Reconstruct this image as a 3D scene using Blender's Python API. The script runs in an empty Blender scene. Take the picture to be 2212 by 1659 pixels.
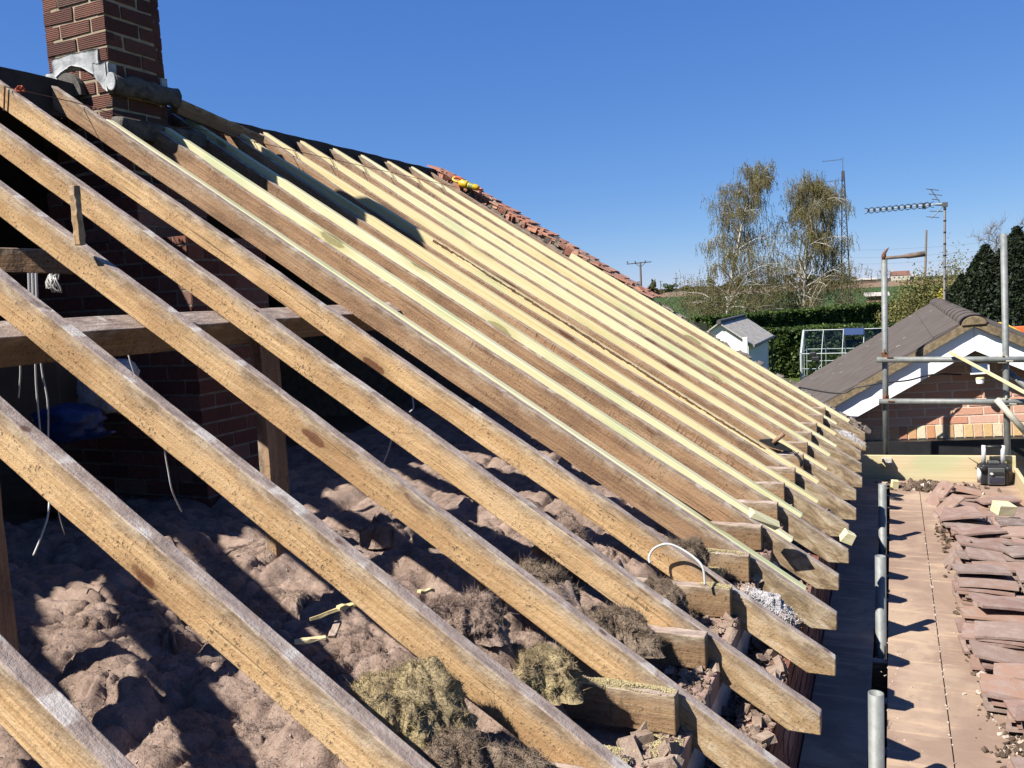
import bpy, bmesh, math, random
import numpy as np
from mathutils import Vector, Matrix, Euler, noise as mnoise

random.seed(7)
RNG = np.random.default_rng(7)
S = bpy.context.scene
COL = S.collection
R = math.radians

# ------------------------------------------------------------------ camera, sky, sun, exposure
F_PX = 1853.0
RIGHT = Vector((.91388, .40292, -.04968)).normalized()
UP = Vector((.00442, .11250, .99364)).normalized()
FWD = Vector((-.40595, .90829, -.10103)).normalized()
cam_d = bpy.data.cameras.new("camera")
cam_d.sensor_width = 36
cam_d.lens = F_PX / 2212 * 36
cam_d.clip_start = .05
cam_d.clip_end = 12000
cam = bpy.data.objects.new("camera", cam_d)
COL.objects.link(cam)
cam.matrix_world = Matrix((RIGHT, UP, -FWD)).transposed().to_4x4()
S.camera = cam

SUNV = Vector((-.56, -.70, 1.0)).normalized()
W = bpy.data.worlds.new("World")
S.world = W
W.use_nodes = True
wn = W.node_tree
sky = wn.nodes.new("ShaderNodeTexSky")
sky.sky_type = 'NISHITA'
sky.sun_disc = False
sky.sun_elevation = math.asin(SUNV.z)
sky.sun_rotation = math.atan2(SUNV.x, SUNV.y)
sky.air_density = 1.0
sky.dust_density = 0
sky.ozone_density = 10
sky.altitude = 3000
bg = wn.nodes["Background"]
bg.inputs[1].default_value = .052
# a deep clear spring sky: soften the sky model's fall-off channel by channel
sp_ = wn.nodes.new("ShaderNodeSeparateColor"); cb_ = wn.nodes.new("ShaderNodeCombineColor")
wn.links.new(sky.outputs[0], sp_.inputs[0])
for ch, (gm_, k_) in enumerate(((.91, .947), (.704, 1.309), (.39, 2.97))):
    pw_ = wn.nodes.new("ShaderNodeMath"); pw_.operation = 'POWER'; pw_.inputs[1].default_value = gm_
    ml_ = wn.nodes.new("ShaderNodeMath"); ml_.operation = 'MULTIPLY'; ml_.inputs[1].default_value = k_
    wn.links.new(sp_.outputs[ch], pw_.inputs[0]); wn.links.new(pw_.outputs[0], ml_.inputs[0]); wn.links.new(ml_.outputs[0], cb_.inputs[ch])
wn.links.new(cb_.outputs[0], bg.inputs[0])
sl = bpy.data.lights.new("sun", 'SUN')
sl.energy = 5.0
sl.angle = R(.53)
sl.color = (1, .955, .88)
so = bpy.data.objects.new("sun", sl)
COL.objects.link(so)
so.rotation_euler = (-SUNV).to_track_quat('-Z', 'Y').to_euler()
S.view_settings.view_transform = 'Standard'
S.view_settings.look = 'None'
S.view_settings.exposure = 1.3
S.view_settings.gamma = 1

# ------------------------------------------------------------------ helpers: points in space
H = 1.115                       # camera height over the plane of the rafter tops
TH = R(32.7)
ST, CT = math.sin(TH), math.cos(TH)
NV = Vector((ST, 0, CT))
UV_ = Vector((-CT, 0, ST))      # up the slope
URIDGE = 3.97
GZ = -4.1                       # garden level (the camera is the origin)
DZ = -1.67                      # flat roof deck


def ray(px, py):
    return RIGHT * (px - 1106) + UP * (829.5 - py) + FWD * F_PX


def aty(px, py, y):
    r = ray(px, py); return r * (y / r.y)


def atz(px, py, z):
    r = ray(px, py); return r * (z / r.z)


def atd(px, py, d):
    return ray(px, py) / F_PX * d


def slope_pt(u, y, off=0.0):
    p = NV * (off - H) + UV_ * u
    return Vector((p.x, y, p.z))


def hit(px, py, off=0.0):
    r = ray(px, py); return r * ((off - H) / r.dot(NV))


# ------------------------------------------------------------------ helpers: meshes and objects
class MB:
    def __init__(s):
        s.v = []; s.f = []; s.c = []          # c: one value per face (random tint)

    def add(s, vs, fs, c=None):
        o = len(s.v)
        s.v += [tuple(v) for v in vs]
        s.f += [tuple(i + o for i in f) for f in fs]
        s.c += [random.random() if c is None else c] * len(fs)
        return s

    def box(s, c, size, rot=None, jit=0.0, col=None):
        hx, hy, hz = size[0] / 2, size[1] / 2, size[2] / 2
        vs = []
        for x, y, z in ((-1, -1, -1), (1, -1, -1), (1, 1, -1), (-1, 1, -1), (-1, -1, 1), (1, -1, 1), (1, 1, 1), (-1, 1, 1)):
            p = Vector((x * hx, y * hy, z * hz))
            if jit: p += Vector((random.uniform(-jit, jit), random.uniform(-jit, jit), random.uniform(-jit, jit)))
            if rot is not None: p = rot @ p
            vs.append(p + Vector(c))
        return s.add(vs, [(0, 3, 2, 1), (4, 5, 6, 7), (0, 1, 5, 4), (1, 2, 6, 5), (2, 3, 7, 6), (3, 0, 4, 7)], col)

    def prism(s, poly, d, col=None):
        """poly: points in space (a flat outline); d: extrusion vector"""
        n = len(poly); d = Vector(d)
        vs = [Vector(p) for p in poly] + [Vector(p) + d for p in poly]
        fs = [tuple(range(n))[::-1], tuple(range(n, 2 * n))]
        fs += [(i, (i + 1) % n, (i + 1) % n + n, i + n) for i in range(n)]
        return s.add(vs, fs, col)

    def tube(s, pts, r, seg=10, cap=True, col=None, hollow=0):
        pts = [Vector(p) for p in pts]
        n = len(pts)
        rs = r if isinstance(r, (list, tuple)) else [r] * n
        vs = []; ref = None
        for i, p in enumerate(pts):
            t = (pts[min(i + 1, n - 1)] - pts[max(i - 1, 0)]).normalized()
            if ref is None:
                a = Vector((0, 0, 1)) if abs(t.z) < .9 else Vector((1, 0, 0))
                ref = t.cross(a).normalized()
            ref = (ref - t * ref.dot(t)).normalized()
            b = t.cross(ref)
            for k in range(seg):
                an = 2 * math.pi * k / seg
                vs.append(p + (ref * math.cos(an) + b * math.sin(an)) * rs[i])
        fs = [(i * seg + k, i * seg + (k + 1) % seg, (i + 1) * seg + (k + 1) % seg, (i + 1) * seg + k)
              for i in range(n - 1) for k in range(seg)]
        if cap:
            fs += [tuple(range(seg))[::-1], tuple(range((n - 1) * seg, n * seg))]
        return s.add(vs, fs, col)

    def pipe(s, p0, p1, ro, ri, seg=20):
        """hollow scaffold tube, open at p1"""
        p0 = Vector(p0); p1 = Vector(p1); t = (p1 - p0).normalized()
        a = t.cross(Vector((1, 0, 0)) if abs(t.x) < .8 else Vector((0, 0, 1))).normalized(); b = t.cross(a)
        vs = []
        for p, r in ((p0, ro), (p1, ro), (p1, ri), (p1 - t * .3, ri)):
            for k in range(seg):
                an = 2 * math.pi * k / seg
                vs.append(p + (a * math.cos(an) + b * math.sin(an)) * r)
        fs = [(i * seg + k, i * seg + (k + 1) % seg, (i + 1) * seg + (k + 1) % seg, (i + 1) * seg + k) for i in range(3) for k in range(seg)]
        fs.append(tuple(range(3 * seg, 4 * seg)))
        fs.append(tuple(range(seg))[::-1])
        return s.add(vs, fs)

    def arr(s, V, Fq, c=None):
        o = len(s.v)
        s.v += [tuple(v) for v in V.tolist()]
        s.f += [tuple(i + o for i in f) for f in Fq.tolist()]
        s.c += [0.5] * len(Fq) if c is None else list(c)
        return s

    def mesh(s, name, mat, smooth=False):
        me = bpy.data.meshes.new(name)
        me.from_pydata(s.v, [], s.f)
        if mat: me.materials.append(mat)
        at = me.attributes.new("tint", 'FLOAT', 'FACE')
        at.data.foreach_set("value", np.array(s.c, dtype=np.float32))
        if smooth: me.polygons.foreach_set("use_smooth", [True] * len(me.polygons))
        me.update()
        return me


def obj(name, me, parent=None, bevel=0, loc=None, rot=None):
    o = bpy.data.objects.new(name, me)
    COL.objects.link(o)
    if parent: o.parent = parent
    if loc is not None: o.location = loc
    if rot is not None: o.rotation_euler = rot
    if bevel:
        m = o.modifiers.new("bevel", 'BEVEL'); m.width = bevel; m.segments = 2; m.limit_method = 'ANGLE'; m.angle_limit = R(40)
    return o


def tag(o, label, cat, group=None, kind=None):
    if label: o["label"] = label
    if cat: o["category"] = cat
    if group: o["group"] = group
    if kind: o["kind"] = kind
    return o


def thing(name, label, cat, loc=(0, 0, 0), group=None):
    o = obj(name, None, loc=loc)
    o.empty_display_size = .1
    return tag(o, label, cat, group)


def struct(name, me, kind='structure'):
    o = obj(name, me); o["kind"] = kind; return o


# vectorised value noise ------------------------------------------------------
_P = RNG.random(65536)


def vnoise(x, y, seed=0):
    xi = np.floor(x).astype(np.int64); yi = np.floor(y).astype(np.int64)
    xf = x - xi; yf = y - yi
    u = xf * xf * (3 - 2 * xf); v = yf * yf * (3 - 2 * yf)

    def h(a, b): return _P[((a * 73856093) ^ (b * 19349663) ^ (seed * 83492791)) & 65535]
    return (h(xi, yi) * (1 - u) + h(xi + 1, yi) * u) * (1 - v) + (h(xi, yi + 1) * (1 - u) + h(xi + 1, yi + 1) * u) * v


def fbm(x, y, seed=0, o=4):
    t = 0; a = .5
    for i in range(o):
        t = t + a * vnoise(x * 2 ** i, y * 2 ** i, seed + i); a *= .5
    return t


# ------------------------------------------------------------------ helpers: node materials
class G:
    def __init__(s, name):
        s.m = bpy.data.materials.new(name); s.m.use_nodes = True
        s.t = s.m.node_tree; s.b = s.t.nodes["Principled BSDF"]
        s.tc = s.n("ShaderNodeTexCoord")

    def n(s, ty, props=None, ins=None):
        k = s.t.nodes.new(ty)
        for a, v in (props or {}).items(): setattr(k, a, v)
        for a, v in (ins or {}).items(): s.put(k.inputs[a], v)
        return k

    def put(s, sock, v):
        if isinstance(v, bpy.types.NodeSocket): s.t.links.new(v, sock)
        elif isinstance(v, tuple) and sock.type == 'RGBA' and len(v) == 3: sock.default_value = v + (1,)
        else: sock.default_value = v

    def obj(s, scale=(1, 1, 1), rand=True):
        v = s.tc.outputs['Object']
        if rand:
            oi = s.n("ShaderNodeObjectInfo")
            w = s.n("ShaderNodeVectorMath", {'operation': 'SCALE'}, {0: (31., 17., 23.), 3: oi.outputs['Random']})
            v = s.n("ShaderNodeVectorMath", {'operation': 'ADD'}, {0: v, 1: w.outputs[0]}).outputs[0]
        return s.n("ShaderNodeMapping", None, {'Vector': v, 'Scale': scale}).outputs[0]

    def noise(s, vec, scale, detail=4, rough=.55, dist=0.0):
        return s.n("ShaderNodeTexNoise", None, {'Vector': vec, 'Scale': scale, 'Detail': detail, 'Roughness': rough, 'Distortion': dist}).outputs[0]

    def voro(s, vec, scale, out='Distance', feat='F1'):
        return s.n("ShaderNodeTexVoronoi", {'feature': feat}, {'Vector': vec, 'Scale': scale}).outputs[out]

    def step(s, v, a, b):
        return s.n("ShaderNodeMapRange", {'interpolation_type': 'SMOOTHSTEP'}, {0: v, 1: a, 2: b}).outputs[0]

    def math(s, op, a, b=0.0):
        return s.n("ShaderNodeMath", {'operation': op}, {0: a, 1: b}).outputs[0]

    def mix(s, f, a, b, mode='MIX'):
        return s.n("ShaderNodeMix", {'data_type': 'RGBA', 'blend_type': mode}, {0: f, 6: a, 7: b}).outputs[2]

    def ramp(s, f, stops):
        k = s.n("ShaderNodeValToRGB", None, {0: f}); e = k.color_ramp.elements
        while len(e) < len(stops): e.new(.5)
        for i, (p, c) in enumerate(stops): e[i].position = p; e[i].color = c + (1,)
        return k.outputs[0]

    def sep(s, v):
        return s.n("ShaderNodeSeparateXYZ", None, {0: v}).outputs

    def attr(s, name="tint"):
        return s.n("ShaderNodeAttribute", {'attribute_name': name}).outputs['Fac']

    def island(s):
        return s.n("ShaderNodeNewGeometry").outputs['Random Per Island']

    def bump(s, h, strength=.4, dist=.01):
        k = s.n("ShaderNodeBump", None, {'Height': h, 'Strength': strength, 'Distance': dist})
        s.put(s.b.inputs['Normal'], k.outputs[0])

    def done(s, col, rough=.8, metal=0.0, spec=None, k=.6):
        if k != 1: col = s.mix(1.0, col, (k, k, k), 'MULTIPLY')
        s.put(s.b.inputs['Base Color'], col); s.put(s.b.inputs['Roughness'], rough); s.put(s.b.inputs['Metallic'], metal)
        if spec is not None: s.b.inputs['Specular IOR Level'].default_value = spec
        return s.m


def old_wood(name, c1, c2, c3, dust=.9, saw=.4, stain=.5, tail=0.0):
    g = G(name)
    v = g.obj()
    grain = g.noise(g.obj((1.2, 40, 55)), 1.6, 5, .65, .6)
    big = g.noise(g.obj((1, 2.5, 2.5)), 2.6, 4, .6)
    mott = g.noise(g.obj((6, 14, 18)), 1.3, 5, .7, .8)
    col = g.ramp(grain, [(.28, c2), (.5, c1), (.74, c3)])
    col = g.mix(g.math('MULTIPLY', g.step(big, .46, .66), .8), col, c2)
    col = g.mix(g.math('MULTIPLY', g.step(big, .46, .30), .6), col, c3)
    col = g.mix(g.math('MULTIPLY', g.step(mott, .54, .74), .55), col, tuple(x * .55 for x in c2))
    oi = g.n("ShaderNodeObjectInfo").outputs['Random']
    col = g.mix(g.math('MULTIPLY', oi, .22), col, tuple(x * .62 for x in c2))
    # fine dirt specks, in patches
    sp = g.noise(v, 105, 3, .75)
    patch = g.noise(v, 5, 4, .65)
    m = g.math('MULTIPLY', g.step(sp, .555, .65), g.step(patch, .34, .58))
    col = g.mix(g.math('MULTIPLY', m, .85), col, (.05, .032, .02))
    ck = g.noise(g.obj((2.2, 70, 90)), 1.0, 2, .5, .3)
    col = g.mix(g.math('MULTIPLY', g.step(ck, .66, .72), .6), col, (.045, .028, .018))
    # knots with a darker halo
    ring = g.noise(v, 35, 3)
    kv = g.math('ADD', g.voro(g.obj((2.3, 4.5, 7.0)), 1.0), g.math('MULTIPLY', ring, .09))
    col = g.mix(g.math('MULTIPLY', g.step(kv, .36, .18), .45), col, tuple(x * .6 for x in c2))
    col = g.mix(g.math('MULTIPLY', g.step(kv, .19, .155), .9), col, (.12, .045, .02))
    # saw marks: short lines across the grain, in patches
    sm = g.noise(g.obj((110, 3, 4)), 1.0, 1, .5)
    pm = g.step(g.noise(g.obj((1.5, 2, 14), True), 1.0, 2), .5, .62)
    col = g.mix(g.math('MULTIPLY', g.math('MULTIPLY', g.step(sm, .58, .66), pm), saw), col, (.06, .035, .022))
    o3 = g.sep(g.tc.outputs['Object'])
    # bleached, mould-stained tail that stuck out under the eaves
    if tail:
        tn = g.noise(g.obj((7, 14, 20)), 1.2, 5, .7, .6)
        tc_ = g.ramp(tn, [(.30, (.06, .048, .036)), (.48, (.24, .17, .095)), (.62, (.42, .34, .23)), (.75, (.60, .54, .44))])
        tm = g.step(g.math('ADD', o3[0], g.math('MULTIPLY', g.noise(v, 5, 3), .5)), 4.15, 4.5)
        col = g.mix(g.math('MULTIPLY', tm, tail), col, tc_)
    # grey weathering towards the upper arris of the side faces
    edge = g.step(g.math('ADD', o3[2], g.math('MULTIPLY', g.noise(g.obj((4, 9, 9)), 1.6, 5, .7), .085)), -.002, .048)
    col = g.mix(g.math('MULTIPLY', edge, .8), col, g.mix(g.step(g.noise(g.obj((9, 24, 24)), 1.5, 4, .65), .35, .68), (.15, .112, .08), (.46, .385, .29)))
    # dust and mortar lying on the top face
    nz = g.sep(g.tc.outputs['Normal'])[2]
    dn = g.noise(g.obj((14, 30, 30)), 1.0, 4, .65)
    dcol = g.ramp(dn, [(.3, (.20, .15, .125)), (.52, (.37, .285, .235)), (.72, (.52, .44, .375))])
    wh = g.noise(g.obj((9, 5, 5)), 1.0, 2)
    dcol = g.mix(g.math('MULTIPLY', g.step(wh, .60, .66), .7), dcol, (.64, .59, .52))
    rs = g.voro(g.obj((9, 12, 9)), 1.0)
    dcol = g.mix(g.math('MULTIPLY', g.step(rs, .16, .08), .85), dcol, (.11, .05, .035))
    g.bump(g.math('ADD', g.math('ADD', grain, g.math('MULTIPLY', sp, .8)), g.math('ADD', g.math('MULTIPLY', g.math('MULTIPLY', sm, pm), .5 * saw), mott)), .6, .005)
    col = g.mix(g.math('MULTIPLY', g.step(nz, .55, .85), dust), col, dcol)
    return g.done(col, .88, 0, .22, .74)


def new_wood(name, c1, c2, c3):
    g = G(name)
    v = g.obj()
    grain = g.noise(g.obj((.7, 22, 34)), 1.5, 4, .55, 1.2)
    line = g.noise(g.obj((.5, 60, 120)), 1.2, 2)
    col = g.ramp(grain, [(.3, c2), (.5, c1), (.75, c3)])
    col = g.mix(g.math('MULTIPLY', g.step(line, .52, .72), .4), col, (.46, .35, .13))
    hl = g.noise(g.obj((30, 120, 120)), 1.0, 2)
    col = g.mix(g.math('MULTIPLY', g.step(hl, .64, .72), .35), col, (.36, .25, .10))
    gr = g.noise(v, 1.6, 3)
    col = g.mix(g.math('MULTIPLY', g.step(gr, .53, .70), .5), col, (.44, .54, .28))
    kd = g.noise(v, 45, 3)
    kv = g.math('ADD', g.voro(g.obj((1.6, 3, 5)), 1.0), g.math('MULTIPLY', kd, .06))
    col = g.mix(g.math('MULTIPLY', g.step(kv, .34, .16), .55), col, (.50, .47, .20))
    col = g.mix(g.math('MULTIPLY', g.step(kv, .165, .14), .85), col, g.mix(g.noise(v, 70, 2), (.20, .15, .055), (.36, .33, .14)))
    g.bump(g.math('ADD', grain, line), .2, .002)
    return g.done(col, .62, 0, .3, .64)


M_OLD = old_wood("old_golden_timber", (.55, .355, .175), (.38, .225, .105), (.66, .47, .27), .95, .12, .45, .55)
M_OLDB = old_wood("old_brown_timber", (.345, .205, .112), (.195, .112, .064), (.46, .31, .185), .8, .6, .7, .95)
M_GREYW = old_wood("dusty_timber", (.30, .19, .10), (.20, .12, .065), (.36, .25, .15), .95, .2, .5)
M_NEW = new_wood("new_treated_timber", (.76, .69, .41), (.69, .62, .35), (.80, .76, .53))
M_NEWY = new_wood("new_yellow_timber", (.76, .62, .33), (.69, .55, .27), (.79, .68, .43))
M_BOARD = new_wood("sawn_softwood", (.68, .535, .325), (.62, .475, .28), (.72, .59, .39))


def simple(name, col, rough=.7, metal=0.0, var=.25, scale=8, bump=.15, spec=.4, k=.6):
    g = G(name)
    n = g.noise(g.obj(), scale, 5, .6)
    d = tuple(c * (1 - var) for c in col); l = tuple(min(1, c * (1 + var)) for c in col)
    c = g.ramp(n, [(.3, d), (.7, l)])
    if bump: g.bump(g.noise(g.obj(), scale * 6, 4, .6), bump, .004)
    return g.done(c, rough, metal, spec, k)


def brick_mat(name, stops, dirt=(.05, .04, .035), dirt_amt=.3, comb=0.0):
    """one brick = one island; tint is stored per face"""
    g = G(name)
    c = g.ramp(g.attr(), stops)
    v = g.obj((1, 1, 1), False)
    n = g.noise(v, 45, 4, .65); n2 = g.noise(v, 5, 4, .6)
    c = g.mix(g.math('MULTIPLY', g.step(n, .45, .75), .45), c, dirt)
    c = g.mix(g.math('MULTIPLY', g.step(n2, .45, .75), dirt_amt), c, dirt)
    h = n
    if comb:
        z = g.sep(v)[2]
        w = g.math('SINE', g.math('ADD', g.math('MULTIPLY', z, 640.), g.math('MULTIPLY', g.noise(v, 60, 2), 5)))
        c = g.mix(g.math('MULTIPLY', g.step(w, .0, -.9), comb * .55), c, dirt)
        h = g.math('ADD', n, g.math('MULTIPLY', w, .5))
    g.bump(h, .6, .004)
    return g.done(c, .9, 0, .2, .6 if comb or 'loft' in name else .82)


M_BRICKC = brick_mat("rustic_red_brick", [(0, (.12, .045, .032)), (.5, (.20, .07, .047)), (.8, (.23, .09, .06)), (1, (.13, .07, .052))], dirt_amt=.5, comb=1.0)
M_BRICKL = brick_mat("loft_brick", [(0, (.15, .06, .045)), (.6, (.25, .10, .07)), (1, (.30, .17, .13))])
M_BRICKG = brick_mat("garage_brick", [(0, (.47, .20, .12)), (.25, (.50, .29, .21)), (.5, (.47, .25, .18)), (.75, (.53, .33, .25)), (1, (.50, .24, .15))], (.38, .27, .21), .15)
M_BRICKS = brick_mat("soldier_brick", [(0, (.46, .28, .20)), (.3, (.40, .17, .10)), (.5, (.55, .42, .20)), (.7, (.48, .22, .10)), (1, (.60, .52, .36))], (.35, .25, .18), .1)
M_VTILE = brick_mat("red_verge_tile", [(0, (.36, .15, .095)), (.4, (.44, .20, .13)), (.7, (.30, .16, .12)), (1, (.48, .26, .17))], (.10, .08, .07), .4)
M_MORTAR = simple("sandy_mortar", (.42, .33, .22), .95, 0, .3, 20, .5)
M_MORTARG = simple("pale_mortar", (.62, .48, .38), .95, 0, .2, 30, .4, .4, .8)
M_MORTD = simple("dark_mortar", (.28, .235, .19), .95, 0, .3, 20, .5)
M_LEAD = simple("weathered_lead", (.44, .45, .45), .8, 0, .45, 11, .7)
M_LEADD = simple("dark_mortar_cap", (.12, .105, .09), .95, 0, .6, 18, 1.0)
M_GALV = simple("galvanised_steel", (.25, .262, .25), .6, .25, .22, 22, .25)
M_GALVP = simple("cream_splashed_tube", (.55, .52, .42), .6, .1, .2, 14, .3)
M_RUST = simple("rusty_iron", (.22, .10, .055), .85, .2, .5, 40, .6)
M_WHITE = simple("white_upvc", (.80, .81, .83), .35, 0, .03, 3, 0, .4, .85)
M_WRENDER = simple("white_render", (.78, .75, .70), .9, 0, .08, 4, .3, .4, .85)
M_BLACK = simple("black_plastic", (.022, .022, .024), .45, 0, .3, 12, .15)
M_DGREY = simple("grey_plastic", (.10, .105, .105), .5, 0, .2, 12, .1)
M_SILVER = simple("silver_plastic", (.72, .72, .73), .35, .1, .05, 5, 0)
M_CABLE = simple("white_cable", (.62, .61, .57), .5, 0, .1, 8, 0)
M_CABLEB = simple("black_cable", (.025, .022, .022), .5, 0, .2, 8, 0)
M_STRING = simple("brown_string", (.16, .06, .035), .9, 0, .3, 40, 0)
M_REDSTR = simple("red_twine", (.55, .11, .05), .9, 0, .3, 40, 0)
M_FELT = simple("roof_felt", (.03, .027, .025), .95, 0, .4, 3, .3)
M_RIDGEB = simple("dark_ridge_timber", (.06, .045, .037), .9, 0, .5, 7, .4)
M_YEL = simple("yellow_plastic", (.80, .50, .02), .4, 0, .08, 6, 0)
M_RED = simple("red_plastic", (.62, .07, .04), .4, 0, .05, 6, 0)
M_LABELG = simple("green_label", (.22, .27, .06), .5, 0, .35, 40, 0)
M_BLUE = simple("blue_plastic_sheet", (.02, .05, .16), .4, 0, .4, 6, .5)
M_LILAC = simple("clear_plastic", (.42, .38, .40), .3, 0, .1, 6, 0)
M_CARD = simple("cardboard", (.25, .16, .09), .9, 0, .2, 4, .1)
M_BARK = simple("grey_bark", (.12, .10, .08), .95, 0, .4, 9, .6)
M_ALU = simple("aluminium_frame", (.50, .54, .53), .5, 0, .1, 9, 0)
M_SAWD = simple("sawdust", (.66, .55, .30), .95, 0, .25, 60, .9)
M_FLUFF = simple("white_fluff", (.66, .63, .63), .95, 0, .35, 50, .9)
M_SLATE = simple("grey_sheet_roof", (.48, .445, .39), .9, 0, .35, 5, .5)
M_REDROOF = simple("far_red_roof", (.23, .11, .08), .9, 0, .2, 2, 0)
M_CREAM = simple("far_cream_wall", (.75, .70, .55), .9, 0, .05, 2, 0)
M_BROWNW = simple("far_brown_wall", (.22, .14, .09), .9, 0, .2, 2, 0)
M_CONC = simple("mortar_verge", (.22, .165, .095), .95, 0, .5, 26, .9)
M_ORANGE = simple("orange_plastic", (.75, .16, .04), .5, 0, .15, 3, 0)
M_YFLOWER = simple("yellow_tarp", (.75, .50, .05), .6, 0, .2, 5, 0)


def mat_roof_tile():
    g = G("garage_concrete_tile")
    v = g.obj((1, 1, 1), False)
    n = g.noise(v, 5, 4, .6); f = g.noise(v, 90, 3, .7)
    c = g.ramp(n, [(.3, (.105, .085, .074)), (.7, (.155, .13, .113))])
    c = g.mix(g.step(f, .62, .72), c, (.22, .19, .16))
    li = g.voro(v, 3.2)
    c = g.mix(g.step(g.math('ADD', li, g.math('MULTIPLY', g.noise(v, 30, 2), .10)), .135, .105), c, (.62, .60, .54))
    g.bump(f, .7, .004)
    return g.done(c, .95, 0, .15)


def mat_clay():
    g = G("reclaimed_clay_tile")
    oi = g.n("ShaderNodeObjectInfo").outputs['Random']
    v = g.obj()
    base = g.ramp(oi, [(0, (.27, .175, .145)), (.3, (.36, .23, .185)), (.55, (.28, .215, .185)), (.8, (.42, .25, .175)), (1, (.20, .155, .135))])
    n = g.noise(v, 16, 5, .65)
    c = g.mix(g.math('MULTIPLY', g.step(n, .42, .70), .8), base, (.40, .31, .265))
    m = g.noise(v, 60, 3, .7)
    c = g.mix(g.math('MULTIPLY', g.step(m, .6, .7), .5), c, (.14, .10, .08))
    g.bump(m, .5, .003)
    return g.done(c, .95, 0, .15)


def mat_osb():
    g = G("dusty_deck_board")
    v = g.obj((1, 1, 1), False)
    n = g.noise(v, 2.2, 5, .6, .6)
    st = g.noise(g.obj((1.0, 9, 1), False), 2.0, 4, .65, .5)
    fl = g.noise(g.obj((28, 46, 1), False), 1.0, 3, .6, .8)
    c = g.ramp(n, [(.3, (.29, .195, .145)), (.52, (.385, .272, .20)), (.72, (.53, .395, .275))])
    c = g.mix(g.math('MULTIPLY', g.step(st, .5, .68), .6), c, (.63, .455, .30))
    c = g.mix(g.math('MULTIPLY', g.step(fl, .55, .75), .35), c, (.29, .19, .145))
    bl = g.noise(v, 1.3, 5, .65, 1.2)
    c = g.mix(g.math('MULTIPLY', g.step(bl, .48, .62), .55), c, (.27, .18, .135))
    c = g.mix(g.math('MULTIPLY', g.step(bl, .44, .32), .45), c, (.60, .45, .31))
    dk = g.noise(v, 6, 5, .7)
    c = g.mix(g.math('MULTIPLY', g.step(dk, .60, .75), .5), c, (.16, .11, .085))
    g.bump(g.math('ADD', fl, dk), .3, .004)
    return g.done(c, .92, 0, .2)


def mat_insul(name, c1, c2, c3, k=.60):
    g = G(name)
    v = g.obj((1, 1, 1), False)
    a = g.noise(v, 6, 6, .72, .8); f = g.noise(g.obj((55, 80, 70), False), 1.0, 5, .75, 1.4); d = g.noise(v, 240, 3, .8); h = g.noise(v, 28, 5, .75, .6)
    c = g.ramp(a, [(.3, c2), (.5, c1), (.7, c3)])
    c = g.mix(g.math('MULTIPLY', g.step(h, .50, .72), .65), c, tuple(x * .5 for x in c2))
    c = g.mix(g.math('MULTIPLY', g.step(h, .46, .30), .5), c, tuple(min(1, x * 1.2) for x in c3))
    c = g.mix(g.math('MULTIPLY', g.step(f, .52, .72), .5), c, tuple(x * .45 for x in c1))
    c = g.mix(g.math('MULTIPLY', g.step(d, .68, .76), .75), c, (.72, .64, .54))
    c = g.mix(g.math('MULTIPLY', g.step(d, .36, .28), .6), c, (.06, .04, .03))
    g.bump(g.math('ADD', g.math('ADD', g.math('MULTIPLY', f, 1.0), g.math('MULTIPLY', d, .7)), g.math('MULTIPLY', h, 1.2)), .65, .010)
    return g.done(c, 1.0, 0, .05, k)


M_TILER = mat_roof_tile()
M_CLAY = mat_clay()
M_OSB = mat_osb()
M_INS = mat_insul("brown_fibre_quilt", (.38, .275, .22), (.26, .185, .145), (.50, .38, .31))
M_INSY = mat_insul("olive_fibre_clump", (.40, .315, .18), (.26, .195, .12), (.56, .455, .24), .72)
M_INSB = mat_insul("grey_brown_clump", (.32, .24, .175), (.22, .16, .12), (.42, .33, .25))
M_RUB = mat_insul("dark_rubble", (.16, .115, .085), (.09, .065, .05), (.34, .24, .18))


def leaf_mat(name, stops, trans=.25):
    g = G(name)
    c = g.mix(1.0, g.ramp(g.island(), stops), (.72, .72, .72), 'MULTIPLY')
    g.put(g.b.inputs['Base Color'], c); g.b.inputs['Roughness'].default_value = .6
    g.b.inputs['Specular IOR Level'].default_value = .25
    tr = g.n("ShaderNodeBsdfTranslucent", None, {0: c})
    mx = g.n("ShaderNodeMixShader", None, {0: trans, 1: g.b.outputs[0], 2: tr.outputs[0]})
    g.put(g.t.nodes["Material Output"].inputs[0], mx.outputs[0])
    return g.m


M_LHEDGE = leaf_mat("hedge_leaves", [(0, (.016, .030, .007)), (.5, (.045, .080, .014)), (.85, (.085, .135, .022)), (1, (.15, .20, .04))])
M_LBIRCH = leaf_mat("birch_catkins", [(0, (.10, .065, .03)), (.35, (.15, .11, .045)), (.6, (.165, .145, .05)), (1, (.23, .22, .08))])
M_LOLIVE = leaf_mat("olive_leaves", [(0, (.11, .105, .03)), (.5, (.19, .18, .055)), (1, (.29, .27, .10))])
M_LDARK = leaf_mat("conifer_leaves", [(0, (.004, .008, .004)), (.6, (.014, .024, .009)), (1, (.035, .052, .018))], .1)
M_LBRUSH = leaf_mat("brushwood_leaves", [(0, (.07, .06, .026)), (.5, (.125, .11, .045)), (1, (.18, .165, .065))])
M_LYEL = leaf_mat("yellow_blossom", [(0, (.35, .30, .03)), (1, (.70, .58, .05))])


def mat_birchbark():
    g = G("birch_bark")
    v = g.obj((1, 1, 1), False)
    n = g.noise(g.obj((1, 1, .35), False), 3.5, 4, .7)
    return g.done(g.ramp(n, [(.46, (.62, .58, .52)), (.6, (.28, .23, .19)), (.7, (.10, .08, .07))]), .9, 0, .2)


M_BIRCH = mat_birchbark()


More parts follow.
